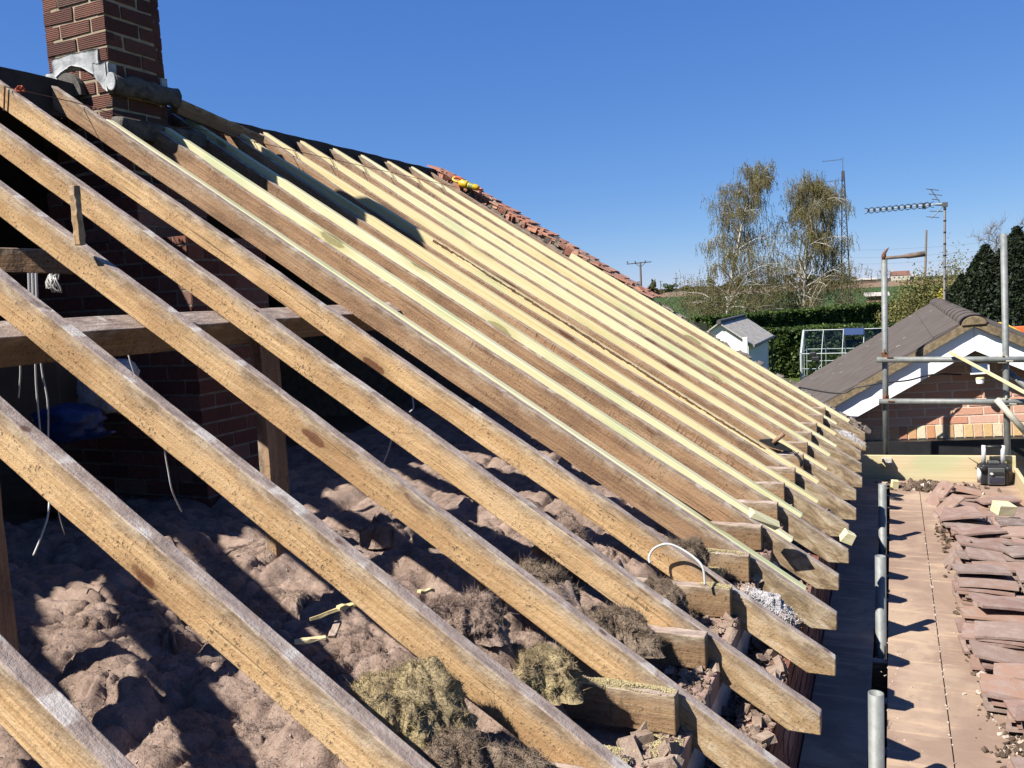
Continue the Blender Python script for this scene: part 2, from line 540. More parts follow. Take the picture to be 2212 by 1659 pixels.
def mat_glass():
    g = G("greenhouse_glass")
    gl = g.n("ShaderNodeBsdfGlossy", None, {0: (.9, .95, 1., 1), 1: .05})
    tr = g.n("ShaderNodeBsdfTransparent", None, {0: (.86, .9, .9, 1)})
    mx = g.n("ShaderNodeMixShader", None, {0: .035, 1: tr.outputs[0], 2: gl.outputs[0]})
    g.put(g.t.nodes["Material Output"].inputs[0], mx.outputs[0])
    return g.m


M_GLASS = mat_glass()
M_BLUEG = simple("blue_vent_glass", (.05, .075, .16), .15, 0, .1, 3, 0, .6)


def mat_ground():
    g = G("fields")
    p = g.sep(g.tc.outputs['Object'])
    v = g.tc.outputs['Object']
    n = g.noise(v, .02, 4, .6); f = g.noise(v, .6, 3, .6)
    yy = g.math('ADD', p[1], g.math('MULTIPLY', p[0], -.05))
    grass = g.ramp(g.noise(v, .35, 5, .65), [(.3, (.055, .085, .018)), (.7, (.10, .14, .03))])
    green = g.ramp(n, [(.3, (.045, .085, .022)), (.7, (.06, .11, .03))])
    plough = g.ramp(f, [(.3, (.23, .155, .10)), (.7, (.30, .205, .135))])
    far = g.ramp(n, [(.35, (.05, .065, .03)), (.65, (.10, .095, .045))])
    c = g.mix(g.step(yy, 88, 90), grass, green)
    c = g.mix(g.step(yy, 470, 474), c, plough)
    c = g.mix(g.step(yy, 900, 910), c, far)
    return g.done(c, .95, 0, .1)


M_GROUND = mat_ground()

# ------------------------------------------------------------------ ground
def build_ground():
    xs = np.concatenate([np.linspace(-6000, -300, 12), np.linspace(-240, 240, 33), np.linspace(300, 6000, 12)])
    ys = np.concatenate([np.linspace(-300, 100, 20), np.linspace(120, 900, 40), np.linspace(1000, 7000, 20)])
    X, Y = np.meshgrid(xs, ys, indexing='ij')
    D = np.clip(Y, 0, 1500)
    Z = GZ + np.clip(D - 500, 0, None) * .0022 + (fbm(X / 300, Y / 300, 3) - .5) * np.clip(D - 250, 0, 400) / 400 * 2.0
    V = np.stack([X, Y, Z], -1).reshape(-1, 3)
    ny = len(ys)
    I, J = np.meshgrid(np.arange(len(xs) - 1), np.arange(ny - 1), indexing='ij')
    a = (I * ny + J).ravel()
    mb = MB().arr(V, np.stack([a, a + ny, a + ny + 1, a + 1], -1))
    struct("ground", mb.mesh("ground", M_GROUND, True))


build_ground()

# ------------------------------------------------------------------ timber builders
def beam(name, p0, p1, w, h, mat, up=(0, 0, 1), parent=None, seg=12, wob=.002, bevel=.003):
    """straight timber from p0 to p1 (centre line of its top face), w wide, h deep"""
    p0 = Vector(p0); p1 = Vector(p1); L = (p1 - p0).length
    x = (p1 - p0).normalized(); z = Vector(up); z = (z - x * z.dot(x)).normalized(); y = z.cross(x)
    mb = MB(); vs = []
    for i in range(seg + 1):
        t = L * i / seg
        for (a, b) in ((-w / 2, 0), (w / 2, 0), (w / 2, -h), (-w / 2, -h)):
            e = wob if 0 < i < seg else wob * .5
            vs.append((t, a + random.uniform(-e, e), b + random.uniform(-e, e)))
    fs = [(i * 4 + k, (i + 1) * 4 + k, (i + 1) * 4 + (k + 1) % 4, i * 4 + (k + 1) % 4) for i in range(seg) for k in range(4)]
    fs += [(0, 1, 2, 3), tuple(seg * 4 + k for k in (3, 2, 1, 0))]
    mb.add(vs, fs)
    o = obj(name, mb.mesh(name, mat), parent, bevel)
    o.matrix_world = Matrix((x, y, z)).transposed().to_4x4()
    o.location = p0
    return o


def rafter_mesh(name, mat, s0, s1, thick, depth, sag=0.0, lift=0.0, tail=True, seed=0, wane=.003, wig=.004):
    """local x runs down the slope from the ridge, y across (0 = front), z square to the slope (0 = top plane)"""
    rnd = random.Random(seed)
    n = 46
    L0 = s1 - s0
    st = []
    for i in range(n + 1):
        s = s0 + L0 * i / n
        q = s / 4.46
        off = lift - sag * 4 * q * (1 - q) * max(0, 1.3 - .95 * q) + (mnoise.noise((s * 1.3, seed * 3.7, 0)) * wig)
        st.append([s, off, s, off - depth])
    if s0 < .05:                                   # plumb cut at the ridge
        st[0][2] = s0 + 0; st[0][3] = st[0][1] - depth
        st[0][0] = s0; st[0][2] = s0 + depth * math.tan(TH)
        if st[0][2] > st[1][2]: st[1][2] = st[0][2] + .02
        if st[1][2] > st[2][2]: st[2][2] = st[1][2] + .02
    if tail:                                       # plumb cut .06 m deep at the tail, then a level soffit cut
        pl = .058
        top = st[-1]
        top[0] = s1
        top[2] = s1 + pl * ST; top[3] = top[1] - pl * CT
        # soffit: level line back towards the house until it meets the underside
        dx = (depth - pl * CT) / ST
        cut = [s1 + pl * ST - dx * CT, None]
        out = []
        for a in st[:-1]:
            if a[2] < cut[0] - .01: out.append(a)
        out.append([cut[0], top[1], cut[0], top[1] - depth])
        out.append(top)
        st = out
    vs = []
    for (xt, zt, xb, zb) in st:
        j = lambda k: mnoise.noise((xt * 7 + k * 9.1, seed * 1.7, k)) * wane
        side = mnoise.noise((xt * .7, seed * 5.1, 2.2)) * wig * .8
        vs += [(xt, 0 + side + j(1), zt + j(2)), (xt, thick + side + j(3), zt + j(4)), (xb, thick + side + j(5), zb + j(6) * .6), (xb, 0 + side + j(7), zb + j(8) * .6)]
    m = len(st)
    fs = [(i * 4 + k, i * 4 + (k + 1) % 4, (i + 1) * 4 + (k + 1) % 4, (i + 1) * 4 + k) for i in range(m - 1) for k in range(4)]
    fs += [(3, 2, 1, 0), tuple((m - 1) * 4 + k for k in (0, 1, 2, 3))]
    return MB().add(vs, [f[::-1] for f in fs]).mesh(name, mat)


RIDGE = slope_pt(URIDGE, 0)


def put_rafter(name, me, y, dz=0.0):
    return obj(name, me, None, .0035, (RIDGE.x, y, RIDGE.z + dz), (0, TH, 0))


# back edge y of each old rafter, counted away from the camera
OLD = [(.865, 0, "old golden rafter cutting across the bottom left corner, nearest the camera"),
       (1.268, 0, "second old rafter from the camera, whitened with mortar, before the torn yellow fibre clump"),
       (1.653, 0, "third old rafter from the camera, running just behind the torn yellow fibre clump"),
       (2.065, 0, "fourth old rafter from the camera, golden with fine straight grain lines"),
       (2.45, 0, "fifth old rafter from the camera, its pale forked tail end the lowest in view"),
       (2.86, 0, "old rafter behind the white cable loop, with a knotted red string near the ridge"),
       (3.235, .004, "old rafter with comb-like saw marks rising to the near face of the chimney"),
       (3.64, .030, "old brown rafter stopping short below the chimney, first behind the saw-marked one"),
       (4.04, .036, "second brown rafter behind the saw-marked one, lying in the chimney's shadow at its top"),
       (4.44, .042, "brown rafter just beyond the far side of the chimney"),
       (4.82, .045, "sagging brown rafter under the end of the chimney's shadow"),
       (5.22, .046, "brown rafter beside the dark slater's tool near the eaves"),
       (5.62, .045, "brown rafter next beyond the dark slater's tool"),
       (6.00, .042, "brown rafter fourth from the far verge"),
       (6.40, .040, "brown rafter third from the far verge"),
       (6.80, .036, "brown rafter last but one before the far verge"),
       (7.20, .028, "old brown rafter at the far verge under the yellow line reel")]
for i, (y, sag, lab) in enumerate(OLD):
    thick = .036 + .006 * ((i * 37) % 5) / 4
    s0 = 0.03 if i not in (7,) else .34
    s1 = 4.46 + (.0 if i < 5 else ((i * 53) % 7 - 3) * .006)
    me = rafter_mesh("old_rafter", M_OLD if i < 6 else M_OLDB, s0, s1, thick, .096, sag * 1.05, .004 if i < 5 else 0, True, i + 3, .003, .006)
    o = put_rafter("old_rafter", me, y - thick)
    tag(o, lab, "rafter", "old rafters of the stripped roof")
# rafters beside and behind the camera: only their shadows reach the picture
for i, y in enumerate((.46, .06, -.34, -.74)):
    o = put_rafter("old_rafter", rafter_mesh("old_rafter", M_OLD, .03, 4.46, .04, .096, 0, 0, True, 60 + i), y - .04)
    tag(o, "old rafter beside the camera, before the first one in the picture", "rafter", "old rafters of the stripped roof")

NEW = [(6, .40, 4.33, .006, 0, "new pale timber fixed behind the saw-marked rafter, a thin yellow strip starting at the chimney"),
       (7, .36, 4.22, .016, 0, "new greenish timber on the first short rafter below the chimney"),
       (8, .10, 4.22, .018, 0, "new pale timber with a green knot, second behind the saw-marked rafter"),
       (9, .04, 4.27, .016, 1, "new yellow timber just beyond the chimney, crossed by its shadow"),
       (10, .02, 4.24, .016, 1, "new yellow timber with a bark-edged arris, its upper part in the chimney's shadow"),
       (11, .02, 4.26, .016, 1, "new yellow timber with a large green oval knot"),
       (12, .02, 4.25, .016, 0, "new green-streaked timber with a round brown knot"),
       (13, .02, 4.27, .015, 0, "new pale timber fourth from the far verge"),
       (14, .02, 4.24, .015, 1, "new straw-coloured timber third from the far verge"),
       (15, .02, 4.22, .014, 0, "new pale timber last but one before the far verge"),
       (16, 1.6, 4.30, .024, 0, "new greenish timber along the broken verge, starting below the line reel")]
for k, (i, s0, s1, lift, ty, lab) in enumerate(NEW):
    me = rafter_mesh("new_rafter", M_NEWY if ty else M_NEW, s0, s1, .044, .097, 0, lift, False, 90 + k, .0006, .002)
    o = put_rafter("new_rafter", me, OLD[i][0] + .003, -.006)
    tag(o, lab, "rafter", "new rafters fixed beside the old ones")
    if i == 10:
        mb = MB(); s_ = 1.55
        while s_ < 3.9:
            if True:
                l_ = random.uniform(.03, .06); h_ = .010 + .008 * mnoise.noise((s_ * 3, 3, 0)) + random.uniform(-.002, .002)
                mb.box((s_, .001, lift - h_ * .5 - .002), (l_, .006, h_), Euler((0, random.uniform(-.1, .1), 0)).to_matrix(), .002)
            s_ += random.uniform(.015, .028)
        obj("bark_edge", mb.mesh("bark_edge", simple("pine_bark", (.17, .085, .04), .95, 0, .6, 40, .8)), o)

# ridge board in two lengths, either side of the chimney
rx = RIDGE.x - .005
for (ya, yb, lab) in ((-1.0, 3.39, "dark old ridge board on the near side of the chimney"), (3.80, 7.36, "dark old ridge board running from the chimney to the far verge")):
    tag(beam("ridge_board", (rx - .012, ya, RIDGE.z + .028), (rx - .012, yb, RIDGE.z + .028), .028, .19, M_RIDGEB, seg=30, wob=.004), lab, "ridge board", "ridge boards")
tag(beam("loose_board", aty(383, 216, 3.86) + Vector((.0, 0, .01)), aty(566, 293, 4.70), .045, .085, M_OLDB, up=(.3, 0, 1)), "shaded board leaning from the chimney shoulder onto the ridge", "board")  # pale raw board; the old brown timber colour paints its shade in

# purlin, struts and ties inside the roof
PX, PZ = -2.177, -.0402
pc = Vector((PX, 0, PZ)) + UV_ * .04
tag(beam("purlin", (pc.x, -1, pc.z), (pc.x, 7.3, pc.z), .083, .10, M_GREYW, up=NV, seg=40), "dusty purlin under the old rafters across the dark loft", "purlin")


def post(x, y, top, bot, lab, w=.05, d=.085, mat=M_OLDB):
    o = beam("loft_post", (x - d, y, top), (x - d, y, bot), w, d, mat, up=(-1, 0, 0))
    tag(o, lab, "post", "struts under the purlin")


post(-2.18, 2.625, -.10, -1.08, "brown strut under the purlin in the middle of the loft", .11, .05)
post(-2.18, 1.455, -.13, -1.08, "brown strut under the purlin at the left edge of the picture", .09, .05)
t0 = aty(-60, 535, 2.3); t1 = aty(250, 550, 2.55)
tag(beam("tie_beam", aty(-30, 534, 2.35), aty(205, 541, 2.62), .045, .10, M_OLDB), "short brown tie across the loft behind the upper rafters at the left edge", "tie beam")
a0 = aty(167, 402, 2.00); a1 = aty(180, 530, 2.00)
tag(beam("hanger_batten", a0, a1, .03, .022, M_OLD, up=(.1, 1, 0)), "narrow upright batten nailed to a rafter at the left", "batten")

# ceiling joists, their cut ends showing beside the rafters at the eaves
for i, (y, sag, lab) in enumerate(OLD[1:], 1):
    th = .045
    yc = y - .046 - th / 2
    o = beam("ceiling_joist", (-1.15, yc, -.99), (-.487 + random.uniform(-.012, .012), yc, -.99), th, .10, M_GREYW, seg=20)
    n_ = ["", "sawdust-covered", "half-buried", "sawdust-topped", "dusty", "dusty", "crumbly", "dusty", "dusty", "clean-cut", "clean-cut", "short", "brown", "brown", "small", "small", "last"][i]
    where = ["", "second rafter from the camera", "third rafter from the camera", "fourth rafter from the camera", "fifth rafter from the camera", "rafter behind the white cable loop",
             "saw-marked rafter", "first short rafter below the chimney", "second rafter behind the saw-marked one", "rafter just beyond the chimney", "sagging rafter under the shadow end",
             "rafter beside the slater's tool", "rafter beyond the slater's tool", "fourth rafter from the verge", "third rafter from the verge", "last but one rafter", "verge rafter"][i]
    tag(o, n_ + " joist end nailed to the " + where, "joist", "ceiling joists ending at the eaves")

# ------------------------------------------------------------------ brickwork
def brick_run(mb, p0, ux, uz, length, z0, z1, nrm, half=0, clip=None, bl=.215, bh=.065, j=.012, out=.003, tint=None, rnd=random, jit=.0012, dep=.05):
    """courses of separate bricks on a plane: p0 origin, ux along, uz up, nrm outwards"""
    row = 0; z = z0
    ux = Vector(ux); uz = Vector(uz); nrm = Vector(nrm); p0 = Vector(p0)
    while z < z1 - .01:
        x = -(bl + j) / 2 * ((row + half) % 2)
        while x < length - .01:
            a = max(x, 0); b = min(x + bl, length); zt = min(z + bh, z1)
            if b - a > .02:
                poly = [(a, z), (b, z), (b, zt), (a, zt)]
                if clip: poly = clip(poly)
                if poly:
                    o = out + rnd.uniform(-.0025, .0025)
                    jt = lambda: rnd.uniform(-jit, jit)
                    pts = [p0 + ux * (q[0] + jt()) + uz * (q[1] + jt()) - nrm * dep for q in poly]
                    mb.prism(pts, nrm * (dep + o), rnd.random() if tint is None else tint)
            x += bl + j
        z += bh + j; row += 1


# house shell -------------------------------------------------------------
house = thing("house", "brick house under repair, its tiles stripped off one roof slope", "house", (-3.9, 3, GZ))
HL = house.location


def hpart(name, mb, mat, parent=house, bevel=0, smooth=False):
    me = mb.mesh(name, mat, smooth)
    o = obj(name, me, parent, bevel)
    o.location = -Vector(HL)
    return o


mb = MB().box((-.362, 2.45, (GZ - 1.30) / 2), (.094, 9.9, -1.30 - GZ))
w_out = hpart("outer_wall", mb, M_MORTD)
mb = MB()
brick_run(mb, (-.315, -2.5, 0), (0, 1, 0), (0, 0, 1), 9.9, -2.60, -1.26, (1, 0, 0), out=.004, dep=.04)
for k in range(44):                        # top course, partly broken away
    y = -2.45 + k * .225
    if random.random() < .8:
        mb.box((-.362 + random.uniform(-.006, .006), y + .11, -1.268 + random.uniform(-.006, .004)), (.102, .212 * random.uniform(.75, 1), .063), None, .004)
wb = obj("facing_bricks", mb.mesh("facing_bricks", M_BRICKL), w_out)
mb = MB().box((-.515, 2.45, (GZ - 1.17) / 2), (.095, 9.9, -1.17 - GZ))
w_in = hpart("inner_wall", mb, M_MORTARG)
mb = MB()
for k in range(44):
    y = -2.45 + k * .225
    mb.box((-.515 + random.uniform(-.005, .005), y + .11, -1.133 + random.uniform(-.005, .005)), (.10, .214, .068), None, .003)
obj("top_course", mb.mesh("top_course", simple("dusty_pink_brick", (.36, .235, .19), .95, 0, .3, 12, .6)), w_in, .004)
mb = MB().box((-4.05, 2.45, -1.175), (6.95, 9.9, .05)); hpart("ceiling", mb, M_CARD)
# gables and the rear slope close the loft to the sun
for (y, nm) in ((-2.45, "near"), (7.42, "far")):
    z0 = GZ
    pts = [(-.36, y, z0), (-7.54, y, z0), (-7.54, y, -1.28), (-3.955, y, RIDGE.z - .06), (-.36, y, -1.28)]
    g_ = hpart("gable_wall", MB().prism(pts, (0, -.1 if y < 0 else .12, 0)), M_MORTD)
rp = [Vector((RIDGE.x - .04, 0, RIDGE.z - .012)), Vector((RIDGE.x - .04 - 4.0 * CT, 0, RIDGE.z - .012 - 4.0 * ST))]
mb = MB()
for ya, yb in ((-2.5, 3.38), (3.82, 7.7)):
    mb.prism([(rp[0].x, ya, rp[0].z), (rp[1].x, ya, rp[1].z), (rp[1].x, ya, rp[1].z - .05), (rp[0].x, ya, rp[0].z - .05)], (0, yb - ya, 0))
mb.prism([(-4.24, 3.38, rp[0].z - .2), (rp[1].x, 3.38, rp[1].z), (rp[1].x, 3.38, rp[1].z - .05), (-4.24, 3.38, rp[0].z - .25)], (0, .44, 0))
hpart("rear_roof", mb, M_FELT)
pf = [slope_pt(URIDGE - .05, -1.1, -.0), slope_pt(-.45, -1.1, -.0), slope_pt(-.45, -1.1, -.09), slope_pt(URIDGE - .05, -1.1, -.09)]
hpart("front_roof", MB().prism(pf, (0, -1.4, 0)), M_FELT)   # slope still tiled behind the camera

# tiled strip left along the verge: broken tile edges bedded in mortar
mb = MB(); mbt = MB()
for k in range(300):
    u = URIDGE - .04 - (k / 299) * 4.42
    if u < 1.4 and random.random() < .35: continue
    w = random.uniform(.025, .075); hh = random.uniform(.02, .045) + (.018 if u > 1.6 else -.012)
    p = slope_pt(u, 7.315 + random.uniform(0, .05), random.uniform(-.03, .0) + hh * .4)
    rot = Matrix.Rotation(TH, 3, 'Y') @ Euler((random.uniform(-.3, .3), random.uniform(-.25, .25), random.uniform(-.5, .5))).to_matrix()
    (mbt if (u > 1.5 and random.random() < .6) else mb).box(p, (w, random.uniform(.03, .1), hh), rot, .006)
mb.prism([slope_pt(URIDGE - .03, 7.30, -.012), slope_pt(-.44, 7.30, -.03), slope_pt(-.44, 7.30, -.10), slope_pt(URIDGE - .03, 7.30, -.10)], (0, .12, 0))
verge = thing("verge", "broken red tile verge bedded in mortar along the far edge of the roof", "verge", slope_pt(2, 7.35))
for nm, q, mt in (("mortar_bed", mb, simple("grey_verge_mortar", (.27, .215, .17), .95, 0, .45, 30, .9)), ("tile_edges", mbt, M_VTILE)):
    o = obj(nm, q.mesh(nm, mt), verge); o.location = -Vector(verge.location)
mb = MB()
for k in range(22):
    u = URIDGE + .02 - k * .112
    for jx in range(2):
        p = slope_pt(u, 7.36 + jx * .15, .028 + .004 * (k % 2))
        rot = Matrix.Rotation(TH - .10, 3, 'Y') @ Euler((random.uniform(-.05, .05), 0, random.uniform(-.06, .06))).to_matrix()
        mb.box(p, (.17, .15, .012), rot, .004)
o = obj("verge_tiles", mb.mesh("verge_tiles", M_VTILE), verge); o.location = -Vector(verge.location)

# chimney -----------------------------------------------------------------
CX0, CX1, CY0, CY1 = -4.165, -3.728, 3.40, 3.775
chim = thing("chimney", "rustic red brick chimney stack with torn lead flashing straddling the ridge", "chimney", (-3.95, 3.6, -1.1))
CL = Vector(chim.location)


def cpart(name, mb, mat, parent=None, bevel=0, smooth=False):
    o = obj(name, mb.mesh(name, mat, smooth), parent or chim, bevel)
    if parent is None: o.location = -CL
    return o


core = cpart("stack_core", MB().box(((CX0 + CX1) / 2, (CY0 + CY1) / 2, 1.335), (CX1 - CX0 - .004, CY1 - CY0 - .004, 1.66)), M_MORTAR)
mb = MB()
cw = CX1 - CX0; cd = CY1 - CY0
zb, zt = .62, 2.17
brick_run(mb, (CX0, CY0, 0), (1, 0, 0), (0, 0, 1), cw, zb, zt, (0, -1, 0), 0, out=.003, jit=.004, j=.015, bh=.064)
brick_run(mb, (CX1, CY0, 0), (0, 1, 0), (0, 0, 1), cd, zb, zt, (1, 0, 0), 1, out=.003, jit=.004, j=.015, bh=.064)
brick_run(mb, (CX1, CY1, 0), (-1, 0, 0), (0, 0, 1), cw, zb, zt, (0, 1, 0), 0, out=.005)
brick_run(mb, (CX0, CY1, 0), (0, -1, 0), (0, 0, 1), cd, zb, zt, (-1, 0, 0), 1, out=.005)
cpart("stack_bricks", mb, M_BRICKC, None, .002)
# wider breast inside the loft
BX0, BX1, BY0, BY1 = -4.6, -3.265, 3.36, 3.95
cpart("breast_core", MB().box(((BX0 + BX1) / 2, (BY0 + BY1) / 2, -.36), (BX1 - BX0, BY1 - BY0, 1.5)).box((-3.95, 3.65, .52), (.66, .5, .36)), M_MORTD)
mb = MB()
brick_run(mb, (BX0, BY0, 0), (1, 0, 0), (0, 0, 1), BX1 - BX0, -1.11, .39, (0, -1, 0), out=.004)
brick_run(mb, (BX1, BY0, 0), (0, 1, 0), (0, 0, 1), BY1 - BY0, -1.11, .39, (1, 0, 0), 1, out=.004)
brick_run(mb, (-4.28, 3.40, 0), (1, 0, 0), (0, 0, 1), .66, .40, .70, (0, -1, 0), out=.004)
brick_run(mb, (-3.62, 3.40, 0), (0, 1, 0), (0, 0, 1), .5, .40, .70, (1, 0, 0), 1, out=.004)
cpart("breast_bricks", mb, M_BRICKL)
cpart("cap", MB().box((-3.947, 3.588, 2.19), (.43, .365, .05)), M_MORTD, None, .02)


def sheet(pts2d, fn, thick, mat, name, res=14, amp=.006, seed=1):
    """dressed metal sheet: a grid over an outline (u, top(u), bottom(u)) laid through fn(u, v)"""
    mb = MB(); V = []
    us = [p[0] for p in pts2d]
    for i in range(res + 1):
        u = us[0] + (us[-1] - us[0]) * i / res
        tp = np.interp(u, us, [p[1] for p in pts2d]); bt = np.interp(u, us, [p[2] for p in pts2d])
        for k in range(9):
            v = bt + (tp - bt) * k / 8
            V.append((u, v))
    top = [fn(u, v, .004 + amp * (mnoise.noise((u * 22, v * 22, seed)) + .6)) for u, v in V]
    bot = [fn(u, v, -.004) for u, v in V]
    n = len(V); fs = []
    for i in range(res):
        for k in range(8):
            a = i * 9 + k
            fs.append((a, a + 9, a + 10, a + 1)); fs.append((a + n, a + 1 + n, a + 10 + n, a + 9 + n))
    rim = [i * 9 for i in range(res + 1)] + [res * 9 + k for k in range(1, 9)] + [i * 9 + 8 for i in range(res - 1, -1, -1)] + [k for k in range(7, 0, -1)]
    for a, b in zip(rim, rim[1:] + rim[:1]): fs.append((a, b, b + n, a + n))
    mb.add(top + bot, fs)
    return cpart(name, mb, mat, None, 0, True)


front = lambda u, v, o: Vector((u, CY0 - .006 - o, v))
sx = lambda px: aty(px, 150, CY0).x
# pixel columns of the apron on the near face: outline (x, top z, bottom z)
ap = [(172, 190, 240), (182, 188, 252), (206, 182, 226), (232, 174, 212), (262, 168, 218), (290, 161, 236), (316, 155, 250)]
ap = [(x / 816 * 816, a, b) for x, a, b in ap]
P = lambda sxp, syp: aty(sxp / 1.47559, syp / 1.47559, CY0)
apron = [(P(x, a).x, P(x, a).z, P(x, b).z) for x, a, b in ap]
sheet(apron, front, .004, M_LEAD, "lead_apron", 16, .010)
st2 = [(x, a, b) for x, a, b in ((306, 203, 246), (318, 206, 262), (330, 203, 282), (345, 199, 296))]
sheet([(P(x, a).x, P(x, a).z, P(x, b).z) for x, a, b in st2], lambda u, v, o: front(u, v, o + .008), .004, M_LEAD, "lead_corner", 8, .008, 3)
sheet([(P(x, a).x, P(x, a).z, P(x, b).z) for x, a, b in ((151, 238, 246), (170, 236, 252), (190, 232, 256), (203, 236, 253))], front, .004, M_LEAD, "lead_tail", 8, .006, 5)
sideP = lambda px, py: (lambda r: r * (CX1 / r.x))(ray(px / 1.47559, py / 1.47559))
sheet([(sideP(x, a).y, sideP(x, a).z, sideP(x, b).z) for x, a, b in ((336, 201, 255), (350, 204, 254), (362, 207, 250))], lambda u, v, o: Vector((CX1 + .008 + o, u, v)), .004, M_LEAD, "lead_side", 6, .006, 7)
sheet([(sideP(x, a).y, sideP(x, a).z, sideP(x, b).z) for x, a, b in ((507, 249, 275), (526, 253, 283))], lambda u, v, o: Vector((CX1 + .008 + o, u, v)), .004, M_LEAD, "lead_patch", 4, .004, 9)
# sawn-through ridge capping that leaves a dark half-round mouth on the near face
cpts = []
mb = MB()
rc = P(262, 262)
for k in range(13):
    an = math.pi * k / 12
    cpts.append(Vector((rc.x - .07 + .105 * math.cos(an), CY0 - .012, rc.z - .075 + .125 * math.sin(an))))
mb.prism(cpts, (0, -.03, 0)); cpart("cut_ridge_mouth", mb, M_LEADD)
# heavy mortared ridge piece lying along the right-hand face
y0r, y1r = 3.385, 3.83
mb = MB()
cz = sideP(366, 268).z
cpts = []
for k in range(16):
    an = 2 * math.pi * k / 16
    cpts.append((.030 + .036 * math.cos(an), cz + (.046 if math.sin(an) > 0 else .055) * math.sin(an)))
nst = 12; vs = []
for i in range(nst + 1):
    y = y0r + (y1r - y0r) * i / nst
    for k, (a, b) in enumerate(cpts):
        e = mnoise.noise((a * 26, y * 14, b * 26)) * .018 + mnoise.noise((a * 60, y * 40, b * 60)) * .010
        vs.append((CX1 + a * (1 + e * 4) + .0, y, b + e))
fs = [(i * 16 + k, i * 16 + (k + 1) % 16, (i + 1) * 16 + (k + 1) % 16, (i + 1) * 16 + k) for i in range(nst) for k in range(16)]
fs += [tuple(range(16)), tuple(range(nst * 16, nst * 16 + 16))[::-1]]
mb.add(vs, [f[::-1] for f in fs]); cpart("ridge_shoulder", mb, M_LEADD)
mb = MB(); mb.prism([(CX1 + .029 + .033 * math.cos(2 * math.pi * k / 20), y0r - .002, cz + .047 * math.sin(2 * math.pi * k / 20)) for k in range(20)], (0, -.008, 0))
cpart("lead_end_disc", mb, M_LEAD, None, .004)
# dark mortar fillet where the stack meets the rafters
cpart("mortar_fillet", MB().box((CX1 + .05, 3.66, .985), (.10, .6, .10), Matrix.Rotation(.25, 3, 'Y'), .012), M_LEADD, None, .02)

# ------------------------------------------------------------------ loft insulation
YR = np.array([o[0] for o in OLD])


def ins_height(X, Y):
    wx = X + .09 * (fbm(X * 3.1, Y * 3.1, 5, 3) - .45); wy = Y + .09 * (fbm(X * 3.1 + 9, Y * 3.1, 6, 3) - .45)
    crease = lambda sx, sy, sd, p: np.clip(1 - np.abs(fbm(wx * sx, wy * sy, sd, 2) - .375) * p, 0, 1) ** 2
    z = -.955 + .075 * (fbm(X * 1.6, Y * 1.6, 11, 3) - .45) * 2
    z = z + .026 * (fbm(wx * 4.6, wy * 5.5, 21, 3) - .45) * 2
    z = z - .050 * crease(2.2, 2.6, 25, 16) - .026 * crease(5, 8, 26, 11) - .012 * crease(13, 22, 27, 9)
    z = z + .026 * (fbm(wx * 17, wy * 24, 31, 3) - .45) + .020 * (fbm(X * 52, Y * 60, 41, 3) - .45)
    dj = np.min(np.abs(Y[..., None] - (YR - .07)), -1)
    z = z - .030 * np.exp(-(dj / .022) ** 2)                           # creases over the joists
    sx_ = (X + .10 * (fbm(X * 1.1, Y * 2.4, 81, 3) - .5) * 2) / .36
    z = z - .034 * np.exp(-((sx_ - np.round(sx_)) * .36 / .016) ** 2)      # joints between lengths of quilt
    for (px_, py_, rx__, ry__, h_) in PADS:
        a = np.arctan2(Y - py_, X - px_); r = np.hypot((X - px_) / rx__, (Y - py_) / ry__)
        ro = .85 + .55 * (fbm(np.cos(a) * 1.6 + px_ * 7, np.sin(a) * 1.6 + py_ * 5, 91, 4) - .45) * 2
        m = np.clip((ro - r) / .28, 0, 1); m = m * m * (3 - 2 * m)
        z = z + m * h_ * (.75 + .5 * fbm(X * 14, Y * 14, 95, 3))
    edge = np.clip((X + .84 + .20 * (fbm(X * 4, Y * 7, 71, 4) - .45)) / .10, 0, 1)   # torn edge at the eaves
    z = z * (1 - edge) + (-1.115) * edge
    return z


PADS = []
for (qx, qy, yy_, rx__, ry__, h_) in [(450, 1130, 2.62, .20, .13, .085), (850, 985, 3.0, .17, .12, .07), (560, 1500, 1.07, .26, .14, .075), (730, 1350, 1.50, .17, .12, .05), (1000, 1285, 1.86, .16, .12, .085),
                                      (1130, 1215, 2.26, .18, .11, .085), (1300, 1320, 2.22, .16, .11, .07), (1400, 1265, 2.62, .15, .10, .075), (1180, 1130, 2.66, .15, .10, .07), (1100, 1400, 1.86, .17, .12, .05), (250, 1280, 1.60, .22, .15, .04), (950, 1060, 2.62, .2, .12, .05)]:
    p_ = aty(qx, qy, yy_); p_ = atz(qx, qy, -.92) if abs(atz(qx, qy, -.92).y - yy_) < .25 else p_
    PADS.append((min(p_.x, -.80), yy_, rx__, ry__, h_))


def build_insulation():
    xs = np.concatenate([np.arange(-3.9, -2.5, .03), np.arange(-2.5, -.57, .0085)])
    ys = np.concatenate([np.arange(.4, .75, .02), np.arange(.75, 3.25, .0085), np.arange(3.25, 7.35, .045)])
    X, Y = np.meshgrid(xs, ys, indexing='ij')
    Z = ins_height(X, Y)
    inb = (X < BX1 + .02) & (Y > BY0 - .02) & (Y < BY1)
    Z = np.where(inb, -1.1, Z)
    V = np.stack([X, Y, Z], -1).reshape(-1, 3); ny = len(ys)
    I, J = np.meshgrid(np.arange(len(xs) - 1), np.arange(ny - 1), indexing='ij')
    a = (I * ny + J).ravel()
    struct("loft_insulation", MB().arr(V, np.stack([a, a + ny, a + ny + 1, a + 1], -1)).mesh("loft_insulation", M_INS, True), 'stuff')


build_insulation()
_ico = None


